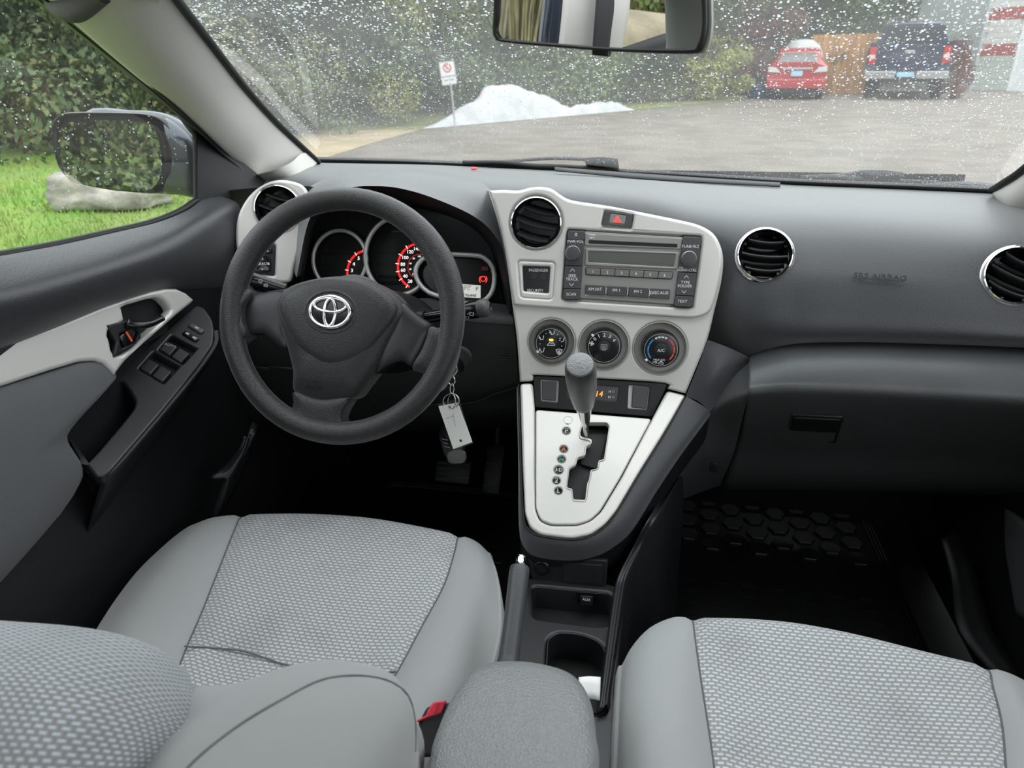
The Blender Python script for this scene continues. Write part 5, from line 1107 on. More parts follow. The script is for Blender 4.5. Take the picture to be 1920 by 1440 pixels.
# passenger door sliver
pd_ = thing('passenger_door', 'dark passenger door lining edge at the right of the photo', 'car door', (.68, .7, .4))
loft('inner_panel', [[V((.70, y, min(z, .82 if y < 1.2 else .74))) for y in (-.05, .4, .8, 1.35, 1.9)] for z in (.82, .6, .4, .2, .02)], BLK, pd_, nu=3, nv=3, thick=.02)
loft('armrest', [[P(1895, 955, x=.66), P(1915, 970, x=.655), P(1950, 1000, x=.65)], [P(1896, 1020, x=.652), P(1912, 1035, x=.648), P(1960, 1060, x=.645)], [P(1908, 1095, x=.65), P(1920, 1100, x=.648), P(1980, 1130, x=.645)], [P(1918, 1150, x=.655), P(1935, 1160, x=.65), P(2000, 1190, x=.648)]], PADL, pd_, nu=4, nv=5, thick=.01)
loft('sill_plate', [[P(1770, 1010, z=.25), P(1785, 1080, z=.2), P(1800, 1180, z=.16), P(1870, 1270, z=.12)], [P(1800, 990, z=.25), P(1830, 1080, z=.2), P(1860, 1180, z=.16), P(1920, 1270, z=.12)]], BLK, pd_, nu=4, nv=3, thick=.01)
# ================================================================== mirrors
sm_ = thing('side_mirror', 'slate grey door mirror with rain-beaded glass outside the driver window', 'door mirror', P(230, 290, x=-.87))
mp0 = P(222, 290, x=-.885); d_ = (mp0 - CAM).normalized(); r_ = V((-.42, -1, .035)).normalized()
MPL = Plane(mp0, r_ - d_)
HPL = MPL
SLATE = mat('slate_paint', (.055, .066, .082), .25, metal=.3, coat=.6)
hs = sm([(99, 255), (102, 232), (114, 216), (140, 210), (230, 210), (290, 215), (318, 232), (332, 262), (332, 320), (322, 348), (300, 362), (250, 360), (175, 350), (135, 336), (112, 310)], 4)
pillow('mirror_rim', [HPL.uv(u, v) for u, v in hs], [(.9, -.06), (.98, -.03), (1, -.008), (1, .004), (.975, .008), (.93, .006), (.90, -.002)], mat('mirror_rim_black', (.018, .018, .02), .3), HPL.mat(), sm_)
shl = sm([(150, 209), (230, 206), (290, 211), (330, 232), (356, 262), (368, 300), (370, 340), (368, 368), (320, 366), (250, 362), (180, 352), (150, 300)], 4)
pillow('mirror_shell', [HPL.uv(u, v) for u, v in shl], [(.55, -.13), (.85, -.10), (.97, -.06), (1, -.03), (.99, -.012), (.9, -.006)], SLATE, HPL.mat(), sm_)
shr = sm([(306, 222), (330, 236), (354, 262), (366, 300), (370, 340), (368, 370), (335, 366), (305, 362), (318, 340), (324, 300), (320, 255)], 4)
pillow('mirror_shoulder', [HPL.uv(u, v) for u, v in shr], [(1, -.03), (1, -.004), (.9, .006), (.6, .012)], SLATE, HPL.mat(), sm_)
gls = sm([(124, 262), (127, 242), (138, 231), (170, 226), (235, 226), (288, 234), (303, 250), (311, 285), (312, 318), (302, 345), (280, 356), (235, 354), (165, 344), (140, 334), (128, 308)], 4)
glp = [MPL.uv(u, v) for u, v in gls]
gl_ = pillow('mirror_glass', glp, [(1, -.002), (1, .006)], MIRR, MPL.mat(None, .012), sm_, smooth=False)
panel('glass_edge', [[HPL.uv(u, v, .009) for u, v in gls], [HPL.uv(218 + (u - 218) * .975, 290 + (v - 290) * .975, .009) for u, v in gls]], .003, DARK, HPL.mat(None, .011), sm_)
rv = thing('rear_view_mirror', 'black-framed rear-view mirror at the top of the windscreen', 'rear-view mirror', P(1125, 40, y=.72))
rp0 = P(1125, 40, y=.72); dd = (rp0 - CAM).normalized(); rr_ = (V((-.69, -.02, 1.08)) - rp0).normalized()
RM = Plane(rp0, rr_ - dd)
ro2 = sm([(927, 30), (926, 58), (930, 71), (945, 79), (1040, 88), (1130, 95), (1220, 99), (1300, 100), (1316, 92), (1325, 60), (1326, 20), (1322, -20), (1300, -34), (1130, -40), (960, -46), (936, -36), (929, -10)], 4)
rog = sm([(936, 30), (933, 56), (938, 68), (950, 73), (1040, 81), (1130, 88), (1220, 91), (1295, 91), (1307, 84), (1315, 58), (1316, 20), (1312, -14), (1295, -24), (1130, -30), (968, -36), (945, -28), (938, -6)], 4)
panel('mirror_frame', [pl(RM, ro2), pl(RM, rog)], .012, mat('mirror_frame_black', (.014, .014, .015), .35), RM.mat(), rv, bev=.002, top=.004, smooth=True)
pillow('mirror_glass', pl(RM, [(1125 + (u - 1125) * 1.01, 30 + (v - 30) * 1.02) for u, v in rog]), [(1, -.003), (1, .0)], MIRR, RM.mat(), rv, smooth=False)
shb = [(1130 + (u - 1130) * 1.012 + 3, 28 + (v - 28) * 1.02) for u, v in ro2]
pillow('mirror_housing', pl(RM, shb), [(.7, -.035), (.93, -.022), (1, -.010), (1, -.004)], mat('mirror_back_grey', (.42, .42, .41), .5), RM.mat(), rv)
tube('adjust_lever', [RM.at(1113, 96, -.006), RM.at(1143, 99, -.006)], .0035, BLK, rv, seg=10)
tube('mirror_stem', [rp0 + V((0, .02, .0)), rp0 + V((.0, .06, .06)), rp0 + V((.0, .04, .17))], .009, BLK, rv, seg=12)
def refl(u, v, x=None, t=None, z=None):
    p = RM.at(u, v); d = (p - CAM).normalized(); r = d - RM.n * 2 * d.dot(RM.n)
    if x is not None: t = (x - p.x) / r.x
    if z is not None: t = (z - p.z) / r.z
    return p + r * t
# what that mirror shows: the driver's centre pillar, belt, rear window frame
bp_ = loft('trim_3', [[refl(u, v, x=-.70) for u in us] for v, us in ((-60, (1066, 1090, 1115, 1150, 1186)), (20, (1060, 1084, 1110, 1146, 1180)), (95, (1052, 1074, 1104, 1142, 1166)), (200, (1040, 1070, 1100, 1140, 1150)), (420, (1030, 1060, 1090, 1120, 1140)))], BEIGE, nu=4, nv=4, thick=.03, kind='structure'); tag(bp_, 'beige centre pillar trim shown in the rear-view mirror')
loft('door_edge', [[refl(u + d, v, x=-.71) for u in (1020, 1040, 1062)] for v, d in ((-60, 16), (20, 8), (95, 0), (300, -14))], mat('navy_paint', (.012, .018, .035), .3, coat=.4), bp_, nu=2, nv=3, thick=.02)
sb = thing('seat_belt', 'dark grey seat belt on the centre pillar shown in the rear-view mirror', 'seat belt', refl(1135, 40, x=-.67))
loft('strap', [[refl(u, v, x=-.672) for u in us] for v, us in ((-60, (1122, 1136, 1150)), (10, (1118, 1136, 1152)), (60, (1114, 1130, 1146)), (130, (1110, 1126, 1140)), (300, (1104, 1120, 1134)))], mat('belt_webbing', (.05, .05, .052), .7), sb, nu=3, nv=3, thick=.002)
loft('rear_door_sill', [[refl(u, v, x=-.71) for u, v in ((1150, 95), (1200, 78), (1250, 62), (1330, 40))], [refl(u, v, x=-.705) for u, v in ((1150, 112), (1200, 96), (1250, 80), (1330, 60))], [refl(u, v, x=-.70) for u, v in ((1150, 260), (1200, 250), (1250, 240), (1330, 230))]], BLK, bp_, nu=3, nv=2, thick=.01)
hq = [refl(u, v, t=.92) for u, v in [(1248, -60), (1247, 20), (1249, 80), (1252, 130), (1330, 150), (1420, 140), (1424, 20), (1420, -70), (1340, -90)]]
hn = (RM.at(1285, 40) - refl(1285, 40, t=.92)).normalized(); HP2 = Plane(refl(1330, 30, t=.92), hn)
pillow('cushion', sm([((p - HP2.p).dot(HP2.r), (p - HP2.p).dot(HP2.u)) for p in hq], 4), [(.75, -.09), (.95, -.07), (1, -.04), (1, -.015), (.93, 0), (.7, .008)], FABP, HP2.mat(), hr)
for s_ in (-.05, .05): tube('post', [HP2.p + HP2.r * s_ - HP2.n * .04 - HP2.u * .1, HP2.p + HP2.r * s_ - HP2.n * .04 - HP2.u * .26], .006, CHROMED, hr, seg=10)
# ================================================================== wipers and cowl outside
def OUTW(u, v, back=.012):
    """a point just outside the foot of the windscreen"""
    return P(u, v, y=1.62)
wbx = wb + [wb[-1] + V((.25, -.12, 0)), wb[-1] + V((.6, -.4, 0))]
cw = loft('trim_4', [[p + V((0, .006, -.02)) for p in wbx], [p + V((0, .10, -.055)) for p in wbx], [p + V((0, .3, -.15)) for p in wbx]], mat('cowl_black', (.012, .012, .014), .4), nu=4, nv=3, kind='structure'); tag(cw, 'black cowl panel outside the foot of the windscreen')
hdx = [P(1670, 352, y=1.60), P(1740, 343, y=1.57), P(1810, 340, y=1.53), P(1880, 346, y=1.48)]
loft('cowl_edge', [hdx, [p + V((.0, .05, -.05)) for p in hdx]], mat('cowl_slate', (.03, .033, .04), .35), cw, nu=4, nv=3, thick=.01)
def wiper(label, arm, blade, joint):
    t = thing('wiper', label, 'wiper', P(*joint[0], y=1.60))
    tube('arm', [P(u, v, y=1.60) for u, v in arm], .007, BLK, t, seg=10, flat=.5)
    tube('blade', [P(u, v, y=1.585) for u, v in blade], .006, RUBBER, t, seg=10)
    loft('pivot_cap', [[P(u, v, y=1.59) for u, v in joint[:3]], [P(u, v, y=1.585) for u, v in joint[3:]]], BLK, t, nu=4, nv=2, thick=.02)
wiper('black wiper on the left half of the windscreen foot', [(900, 306), (985, 300), (1040, 297), (1100, 299), (1145, 304)], [(868, 306), (940, 306), (1000, 312), (1070, 314), (1160, 320)], [(1096, 302), (1128, 298), (1158, 303), (1100, 312), (1130, 313), (1160, 315)])
wiper('black wiper on the right half of the windscreen foot', [(1530, 333), (1580, 328), (1625, 321), (1660, 326), (1688, 336)], [(1500, 334), (1570, 333), (1640, 340), (1700, 342), (1760, 344)], [(1615, 327), (1650, 323), (1684, 333), (1620, 336), (1655, 338), (1687, 339)])
# ================================================================== outside
GRAV = mat('worn_asphalt', (.3, .28, .26), .95, bump=('noise', 30, .5, .01), var=(1.7, (.132, .115, .095), (.190, .165, .136)))
gd = obj('ground', [(-90, -60, GZ), (90, -60, GZ), (90, 120, GZ), (-90, 120, GZ)], [(0, 1, 2, 3)], GRAV, smooth=False, kind='structure'); tag(gd, 'worn grey-brown asphalt yard in front of the car')
LAWN = mat('lawn_soil', (.12, .22, .04), .95, var=(.8, (.14, .20, .045), (.20, .30, .05)))
def flat(name, pts, z, mt, label):
    o = obj(name, [(p[0], p[1], z) for p in pts], [tuple(range(len(pts)))], mt, smooth=False, kind='structure'); tag(o, label); return o
g_ = lambda u, v: tuple(G(u, v)[:2])
flat('lawn', [g_(-600, 262), g_(0, 263), g_(150, 264), g_(290, 266), (-3.2, 6.5), (-1.5, 4.2), (-1.3, 2), (-1.3, -9), (-22, -9)], GZ + .008, LAWN, 'bright green mown lawn beside the driver door')
DIRT = mat('dry_dirt', (.30, .23, .13), .95, var=(2.0, (.30, .24, .13), (.42, .32, .20)))
flat('path', [g_(-600, 241), g_(0, 242), g_(290, 244), g_(560, 246), g_(790, 243), g_(700, 268), g_(600, 300), g_(560, 300), (-3.2, 6.5), g_(290, 266), g_(0, 263), g_(-600, 262)], GZ + .006, DIRT, 'strip of dry brown earth between lawn and trees')
flat('verge', [g_(-600, 225), g_(0, 228), g_(560, 228), g_(900, 205), g_(1400, 180), g_(1400, 186), g_(1185, 208), g_(790, 243), g_(560, 246), g_(290, 244), g_(0, 242), g_(-600, 241)], GZ + .010, mat('verge_grass', (.16, .2, .05), .95, var=(3, (.14, .17, .045), (.24, .26, .08))), 'green grass verge at the foot of the trees')
# blades of grass near the window
vs, fs = [], []
for i in range(34000):
    dist = 2.2 + 11 * rnd.random() ** 1.4; a = rad(rnd.uniform(-52, -22))
    x, y = CAM.x + dist * math.sin(a), CAM.y + dist * math.cos(a)
    if x > -1.4 - max(0, y - 3.6) * .45 or y > 9.6: continue
    h = rnd.uniform(.03, .09) * (1.2 if noise.noise(V((x, y, 0))) > 0 else .8); wdt = rnd.uniform(.004, .009); t = rnd.random() * 6.28
    dx_, dy_ = math.cos(t) * wdt, math.sin(t) * wdt; lx, ly = rnd.uniform(-.04, .04), rnd.uniform(-.04, .04); n = len(vs)
    vs += [(x - dx_, y - dy_, GZ), (x + dx_, y + dy_, GZ), (x + lx, y + ly, GZ + h)]; fs.append((n, n + 1, n + 2))
GRS = mat('grass_blades', (.2, .4, .05), .7, var=(1.1, (.23, .26, .06), (.14, .36, .03)))
gr = obj('grass', vs, fs, GRS, smooth=False, kind='stuff'); tag(gr, 'short grass blades on the lawn outside the driver window', 'grass')
# boulders
def rock(name, label, loc, size, seed, mt, sub=4, group=None, rot=0, rough=.22):
    bm = bmesh.new(); bmesh.ops.create_icosphere(bm, subdivisions=sub, radius=1)
    for v in bm.verts:
        p = v.co.copy(); q = V((p.x, p.y, p.z)) + V((seed, seed * 2, 0))
        f = 1 + rough * noise.noise(q * 1.3) + rough * .35 * noise.noise(q * 4) + .03 * noise.noise(q * 11)
        m_ = max(abs(p.x), abs(p.y), abs(p.z)); p = p.lerp(p / m_, .45) * f
        v.co = V((p.x * size[0], p.y * size[1], max(p.z, -.7) * size[2]))
    o = from_bm(name, bm, mt, None, Matrix.Translation(V(loc)) @ Matrix.Rotation(rot, 4, 'Z')); tag(o, label, 'rock', group); return o
ROCK = mat('pale_granite', (.45, .42, .38), .9, bump=('noise', 14, .8, .03), var=(2.6, (.22, .205, .19), (.50, .455, .39)))
b_ = G(200, 398); k_ = (b_ - CAM).dot(FW) / FPX
rock('boulder', 'pale weathered boulder on the lawn below the door mirror', b_ + V((-.05, .25, .17)), (105 * k_, .35, 40 * k_), 3.1, ROCK, rot=rad(14))
# mirror-only scenery: stone ledge and reeds beside the car
rk = refl(1215, 60, x=-3.4); 
ROCKY = mat('lichen_stone', (.5, .42, .25), .9, bump=('noise', 9, .8, .04), var=(3, (.22, .19, .13), (.34, .29, .2)))
rock('boulder', 'ochre stone block shown in the rear-view mirror', (rk.x - .9, rk.y, GZ + .5), (.9, 1.6, .8), 8.3, ROCKY)
REED = mat('dry_reed', (.42, .34, .14), .8, var=(6, (.17, .14, .07), (.33, .27, .15)))
vs, fs = [], []
def reedpos():
    if rnd.random() < .6: q = refl(rnd.uniform(915, 1040), 50, x=-rnd.uniform(3.6, 5.2)); return q.x, q.y
    q = refl(rnd.uniform(1160, 1270), 20, x=-rnd.uniform(5.4, 6.6)); return q.x, q.y
for i in range(5200):
    x, y = reedpos(); h = rnd.uniform(1.6, 2.7); wdt = rnd.uniform(.006, .016); t = rnd.random() * 6.28; a, b = math.cos(t) * wdt, math.sin(t) * wdt
    lx, ly = rnd.uniform(-.3, .3), rnd.uniform(-.3, .3); n = len(vs)
    vs += [(x - a, y - b, GZ), (x + a, y + b, GZ), (x + lx * .4 + a, y + ly * .4 + b, GZ + h * .6), (x + lx * .4 - a, y + ly * .4 - b, GZ + h * .6), (x + lx, y + ly, GZ + h)]
    fs += [(n, n + 1, n + 2, n + 3), (n + 3, n + 2, n + 4)]
re_ = obj('reeds', vs, fs, REED, smooth=False, kind='stuff'); tag(re_, 'tall golden dry reeds shown in the rear-view mirror', 'reeds')
# ------------------------------------------------------------------ trees
BARK = mat('bark', (.06, .045, .032), .95, bump=('noise', 20, .8, .02))
def leafmat(n, a, b): return mat(n, a, .75, var=(1.4, a, b))
LM = dict(dark=leafmat('leaf_dark', (.022, .042, .018), (.065, .105, .036)), mid=leafmat('leaf_mid', (.055, .09, .026), (.155, .21, .06)), yellow=leafmat('leaf_yellow', (.16, .19, .04), (.34, .36, .09)), red=leafmat('leaf_red', (.10, .05, .03), (.26, .07, .05)), olive=leafmat('leaf_olive', (.06, .075, .026), (.18, .19, .07)))
CROWN = {}
def crown(kind, n, lf, dense):
    key = (kind, n)
    if key in CROWN: return CROWN[key]
    vs, fs = [], []
    blobs = [(V((rnd.gauss(0, .30), rnd.gauss(0, .30), rnd.uniform(.10, .92))), rnd.uniform(.18, .34)) for _ in range(26)]
    while len(fs) < n:
        c, r = blobs[rnd.randrange(len(blobs))]
        d = V((rnd.gauss(0, 1), rnd.gauss(0, 1), rnd.gauss(0, 1))).normalized(); rr = r * (.55 + .45 * rnd.random() ** .4)
        p = c + V((d.x, d.y, d.z * .6)) * rr
        if p.z < 0: continue
        nn = (d + V((rnd.gauss(0, .6), rnd.gauss(0, .6), rnd.gauss(0, .6) + .3))).normalized(); a = nn.orthogonal().normalized(); b = nn.cross(a)
        t = rnd.random() * 6.28; a, b = a * math.cos(t) + b * math.sin(t), b * math.cos(t) - a * math.sin(t)
        s = lf * rnd.uniform(.6, 1.3); i = len(vs)
        vs += [p - a * s, p + b * s * .55, p + a * s, p - b * s * .55]; fs.append((i, i + 1, i + 2, i + 3))
    me = bpy.data.meshes.new('foliage'); me.from_pydata([tuple(v) for v in vs], [], fs); CROWN[key] = me; return me
TRUNK = None
def gdir(u, dist):
    d = ray(u, 113); d.z = 0; d.normalize(); return V((CAM.x + d.x * dist, CAM.y + d.y * dist, GZ))
def tree(name, label, loc, kind, H, W, var=0, group=None, n=5200, trunk=True):
    t = thing(name, label, 'shrub' if name == 'shrub' else 'tree', loc, group)
    me = crown(var, n, .011 if n > 6000 else .026, 1)
    me2 = CROWN.get((kind, var, n))
    if me2 is None: me2 = me.copy(); me2.materials.clear(); me2.materials.append(LM[kind]); CROWN[(kind, var, n)] = me2
    M = Matrix.Translation(loc) @ Matrix.Rotation(rnd.random() * 6.28, 4, 'Z') @ Matrix.Diagonal((W, W, H, 1))
    reg(bpy.data.objects.new('crown', me2), t, M)
    global TRUNK
    if TRUNK is None:
        o = lathe('trunk', [(.1, -.05), (.085, .3), (.07, 1.0), (.04, 2.0), (.01, 3.0)], BARK, Matrix.Translation(loc) @ Matrix.Diagonal((1, 1, H / 3.2, 1)), t, seg=10); TRUNK = o.data
    else: reg(bpy.data.objects.new('trunk', TRUNK), t, Matrix.Translation(loc) @ Matrix.Diagonal((1, 1, H / 3.2, 1)))
    return t
# the ones that can be told apart
tree('tree', 'large yellow-green bushy tree behind the no-parking sign', gdir(735, 18.6), 'yellow', 4.2, 3.0, 0, n=30000)
tree('shrub', 'yellow-green shrub just right of the largest yellow-green tree', gdir(890, 20.5), 'mid', 3.4, 2.2, 1)
tree('shrub', 'small golden shrub left of the red car', gdir(1335, 26), 'yellow', 2.0, 1.9, 1)
tree('shrub', 'low yellow shrub beside the blue drum', gdir(1275, 26), 'yellow', 1.3, 2.6, 2)
tree('shrub', 'reddish shrub among dark trees left of the red car', gdir(1400, 30), 'red', 3.0, 2.4, 2)
tree('shrub', 'red-leaved sapling at the tree edge outside the driver window', gdir(20, 14.4), 'red', 1.5, .8, 1, n=1200)
tree('shrub', 'dark red bush at the corner of the block building', gdir(1803, 27.5), 'red', 1.7, .6, 2, n=5000)
ORD = ['first', 'second', 'third', 'fourth', 'fifth', 'sixth', 'seventh', 'eighth', 'ninth', 'tenth', 'eleventh', 'twelfth', 'thirteenth', 'fourteenth', 'fifteenth', 'sixteenth', 'seventeenth', 'eighteenth', 'nineteenth', 'twentieth', 'twenty-first', 'twenty-second', 'twenty-third', 'twenty-fourth']
for q_, (u, d, kd, H, W, vv) in enumerate(((70, 17.2, 'olive', 1.9, 1.6, 0), (185, 17.0, 'mid', 2.2, 1.8, 1), (300, 17.4, 'mid', 2.0, 2.0, 2), (420, 17.6, 'olive', 2.0, 2.0, 0), (540, 17.4, 'mid', 1.8, 1.8, 1), (630, 18, 'mid', 1.9, 2.0, 2), (1000, 21.5, 'mid', 2.2, 2.6, 0), (1120, 23, 'mid', 2.2, 2.8, 1), (1210, 24.5, 'olive', 2.0, 2.6, 2))):
    tree('shrub', ORD[q_] + ' green shrub from the left along the foot of the woodland edge', gdir(u, d * (.88 if u < 600 else 1.06)), kd, H, W, vv, 'shrubs along the wood edge')
row1_ = [(-420, 20), (-300, 19.5), (-180, 19), (-60, 19.2), (50, 18.8), (150, 19.2), (250, 18.8), (350, 19.2), (450, 19), (550, 19.4), (640, 20), (720, 21), (840, 21), (940, 22), (1020, 23.5), (1100, 24.5), (1180, 25.5), (1250, 27), (1330, 29), (1420, 31), (1500, 32), (1580, 32), (1640, 36)]
for i, (u, d) in enumerate(row1_):
    tree('tree', ORD[i] + ' tree from the left in the front row of the wood edge', gdir(u, d * (.88 if u < 600 else 1.08)), ('dark', 'mid', 'dark', 'olive')[i % 4], rnd.uniform(4.6, 6), rnd.uniform(4.2, 5.0), i % 3, 'wood edge trees', n=30000)
for i, (u, d) in enumerate([(-350, 24), (-180, 24), (0, 23.5), (160, 23), (320, 23.5), (480, 24), (620, 25), (780, 26), (940, 28), (1100, 30), (1260, 34), (1420, 38), (1560, 40), (1690, 44)]):
    tree('tree', ORD[i] + ' tall dark tree from the left in the deep row of the wood', gdir(u, d * (.9 if u < 1250 else 1.1)), 'dark', rnd.uniform(6.5, 8), rnd.uniform(7, 8), i % 3, 'inner wood trees', n=30000)
mo, md_ = V((-.885, 1.1, 0)), V((-.42, -1, 0)).normalized(); mside = V((md_.y, -md_.x, 0))
for i, (dd_, ss, kd) in enumerate(((9.5, -2.4, 'olive'), (10, 0, 'mid'), (9.8, 2.4, 'olive'), (13.5, -5, 'dark'), (14, -1.8, 'dark'), (14, 1.6, 'dark'), (13.5, 4.6, 'dark'))):
    tree('tree', ORD[i] + ' of the trees reflected in the driver door mirror glass', mo + md_ * dd_ + mside * ss + V((0, 0, GZ)), kd, 4.6 if i < 3 else 7, 3.6 if i < 3 else 5.5, i % 3, 'trees reflected in the door mirror', n=30000)
pp0 = mo + md_ * 5.2 + mside * -.42
pt = thing('wooden_post', 'bare wooden post reflected in the driver door mirror', 'post', (pp0.x, pp0.y, GZ))
tube('shaft', [V((pp0.x, pp0.y, GZ)), V((pp0.x + .1, pp0.y, 1.7))], .045, mat('bare_wood', (.35, .27, .2), .8), pt, seg=10)
# ------------------------------------------------------------------ snow
p0, p1 = G(788, 243), G(1192, 207)
prof = [(0, 0), (.06, 6), (.16, 26), (.27, 48), (.30, 66), (.335, 74), (.40, 68), (.47, 60), (.52, 52), (.57, 44), (.64, 24), (.70, 15), (.76, 19), (.83, 25), (.88, 22), (.94, 9), (1, 0)]
def hprof(t):
    for (a, x), (b, y) in zip(prof, prof[1:]):
        if t <= b: return x + (y - x) * (t - a) / (b - a)
    return 0
# t above is measured along the picture row; find the ground point of each
rows = []
for k in range(0, 81):
    t = k / 80; u = 788 + 404 * t; v = 243 - 36 * t
    g = G(u, v); kk2 = (g - CAM).dot(FW) / FPX; h = hprof(t) * kk2 * .93
    back = V((g.x - CAM.x, g.y - CAM.y, 0)).normalized(); col = []
    D = .25 + h * 1.9
    for j in range(15):
        q = j / 14; z = h * math.sin(math.pi * min(q * 1.0, 1)) ** .8 if 0 < q < 1 else 0
        p = g + back * (D * q); nz = noise.noise(p * 2.2) * .10 * min(1, z * 4) + noise.noise(p * 6) * .05 * min(1, z * 4)
        col.append(V((p.x, p.y, GZ + max(0, z + nz))))
    rows.append(col)
SNOW = mat('old_snow', (.5, .5, .5), .8, bump=('noise', 6, .5, .05), var=(3, (.40, .405, .41), (.50, .505, .51)))
sn = loft('snow_pile', rows, SNOW, raw=True); tag(sn, 'heap of old white snow at the edge of the yard', 'snow'); sn['kind'] = 'thing'
# ------------------------------------------------------------------ sign
sg0 = G(854, 238); sg1 = sg0 + V((-.1, 0, 1.25)); ksg = (sg0 - CAM).dot(FW) / FPX
sg = thing('no_parking_sign', 'white sign with a red circle on a post in front of the snow heap', 'sign', sg0)
tube('post', [sg0, sg1], .022, mat('galvanised_post', (.35, .35, .35), .5, metal=.5), sg, seg=10)
SGP = Plane(sg1 + V((0, -.03, -.22)), (CAM - sg1).normalized() + V((0, 0, 0)), RT + UP * .03)
Ms = SGP.mat(None, 0, 6)
panel('plate', [fillet([(-.155, -.22), (.155, -.22), (.155, .22), (-.155, .22)], .03)], .006, mat('sign_white', (.72, .72, .72), .5), Ms, sg)
panel('plate_border', [fillet([(-.15, -.215), (.15, -.215), (.15, .215), (-.15, .215)], .028), fillet([(-.14, -.205), (.14, -.205), (.14, .205), (-.14, .205)], .024)], .001, GREYP, Ms, sg, top=.002)
panel('red_circle', [circ(36, .088), circ(36, .064)], .002, REDP, Ms @ Matrix.Translation((0, .10, 0)), sg, top=.005)
box('red_bar', (.13, .02, .002), REDP, Ms @ Matrix.Translation((0, .10, .0045)) @ Matrix.Rotation(rad(-45), 4, 'Z'), sg)
text('P', Ms @ Matrix.Translation((0, .10, .0035)), .085, DARK, sg)
text('NO PARKING', Ms @ Matrix.Translation((0, -.06, .0035)), .034, DARK, sg, sx=.9); text('ANY TIME', Ms @ Matrix.Translation((0, -.13, .0035)), .034, DARK, sg, sx=.9)
# ------------------------------------------------------------------ cars across the yard
GLS = mat('dark_car_glass', (.03, .035, .04), .08); TYRE = mat('tyre', (.012, .012, .012), .8); TAIL = mat('tail_lamp_red', (.5, .02, .02), .2); CLEAR = mat('clear_lamp', (.6, .6, .6), .15); PLATE = mat('plate_blue', (.35, .6, .75), .4)
def face_at(loc):
    d = V((loc.x - CAM.x, loc.y - CAM.y, 0)).normalized(); return Matrix.Translation(loc) @ Matrix.Rotation(math.atan2(-d.x, d.y), 4, 'Z')
def section(y, w0, w1, w2, z0, z1, z2):
    """half section of a car body: sill, belt and roof widths and heights -> closed ring"""
    h = [(w0 * .9, z0), (w0, z0 + .10), (w1, (z0 + z1) / 2), (w1 * .985, z1), (w2 * 1.03, z1 + (z2 - z1) * .55), (w2, z2 - .07), (w2 * .82, z2)]
    return [V((x, y, z)) for x, z in h] + [V((-x, y, z)) for x, z in reversed(h)]
def body(name, secs, mt, par, M):
    L = len(secs[0]); g = [list(c) for c in secs]
    vs = [p for r in g for p in r]; fs = []
    for i in range(len(g) - 1):
        for j in range(L): fs.append((i * L + j, i * L + (j + 1) % L, (i + 1) * L + (j + 1) % L, (i + 1) * L + j))
    fs.append(tuple(range(L))); fs.append(tuple((len(g) - 1) * L + j for j in reversed(range(L))))
    o = obj(name, vs, [f[::-1] for f in fs], mt, par, M); md = o.modifiers.new('b', 'BEVEL'); md.width = .03; md.segments = 2; md.limit_method = 'ANGLE'; md.angle_limit = rad(40); return o
def wheels(par, M, xs, ys, r, wdt):
    for x in xs:
        for y in ys: lathe('wheel', [(r * .55, -wdt / 2), (r * .95, -wdt / 2), (r, -wdt * .35), (r, wdt * .35), (r * .95, wdt / 2), (r * .55, wdt / 2), (r * .3, wdt * .3)], TYRE, M @ Matrix.Translation((x, y, r)) @ Matrix.Rotation(rad(90), 4, 'Y'), par, seg=24)
def zshift(u, v, s): return P(u, v, s=s)
c1 = G(1487, 187); c1k = (c1 - CAM).dot(FW) / FPX; sc1 = 105 * c1k / 1.76
rc = thing('red_hatchback', 'red hatchback parked across the yard, rear toward the windscreen', 'car', c1)
M = face_at(c1) @ Matrix.Scale(sc1, 4)
RED = mat('red_paint', (.42, .02, .025), .25, coat=.6)
body('body', [section(0, .80, .86, .60, .35, .92, 1.06), section(.12, .84, .88, .60, .28, .95, 1.36), section(.55, .86, .88, .62, .25, .96, 1.47), section(1.6, .87, .88, .62, .25, .95, 1.49), section(2.5, .87, .87, .58, .25, .93, 1.44), section(3.2, .86, .86, .70, .25, .88, .99), section(4.2, .80, .80, .62, .28, .72, .80)], RED, rc, M)
def slab(name, q, y, th, mt, par, M, bev=.01):
    """a plate on the rear of a car: q = (x, z) outline at depth y, th thick toward us"""
    Mr = M @ Matrix.Translation((0, y, 0)) @ Matrix.Rotation(rad(90), 4, 'X')
    return panel(name, [fillet([(x, z) for x, z in q], .03)], th, mt, Mr, par, bev=bev, top=th)
slab('rear_window', [(-.60, .98), (.60, .98), (.50, 1.32), (-.50, 1.32)], .04, .03, mat('bright_rear_glass', (.35, .37, .38), .1), rc, M @ Matrix.Shear('XY', 4, (0, 0)) if 0 else M)
slab('tail_lamp', [(.48, .78), (.86, .80), (.84, .95), (.62, .93)], -.03, .03, CLEAR, rc, M); slab('tail_lamp', [(-.48, .78), (-.86, .80), (-.84, .95), (-.62, .93)], -.03, .03, CLEAR, rc, M)
slab('spoiler', [(-.56, 1.37), (.56, 1.37), (.52, 1.46), (-.52, 1.46)], .03, .12, RED, rc, M); slab('trim_bar', [(-.45, .86), (.45, .86), (.45, .92), (-.45, .92)], -.04, .02, CHROMED, rc, M)
slab('number_plate', [(-.17, .68), (.17, .68), (.17, .83), (-.17, .83)], -.03, .02, PLATE, rc, M, .003); slab('bumper', [(-.86, .33), (.86, .33), (.86, .60), (-.86, .60)], -.09, .10, RED, rc, M, .03); slab('bumper_valance', [(-.7, .22), (.7, .22), (.74, .36), (-.74, .36)], -.02, .08, BLK, rc, M)
wheels(rc, M, (-.75, .75), (.75, 3.35), .31, .2)
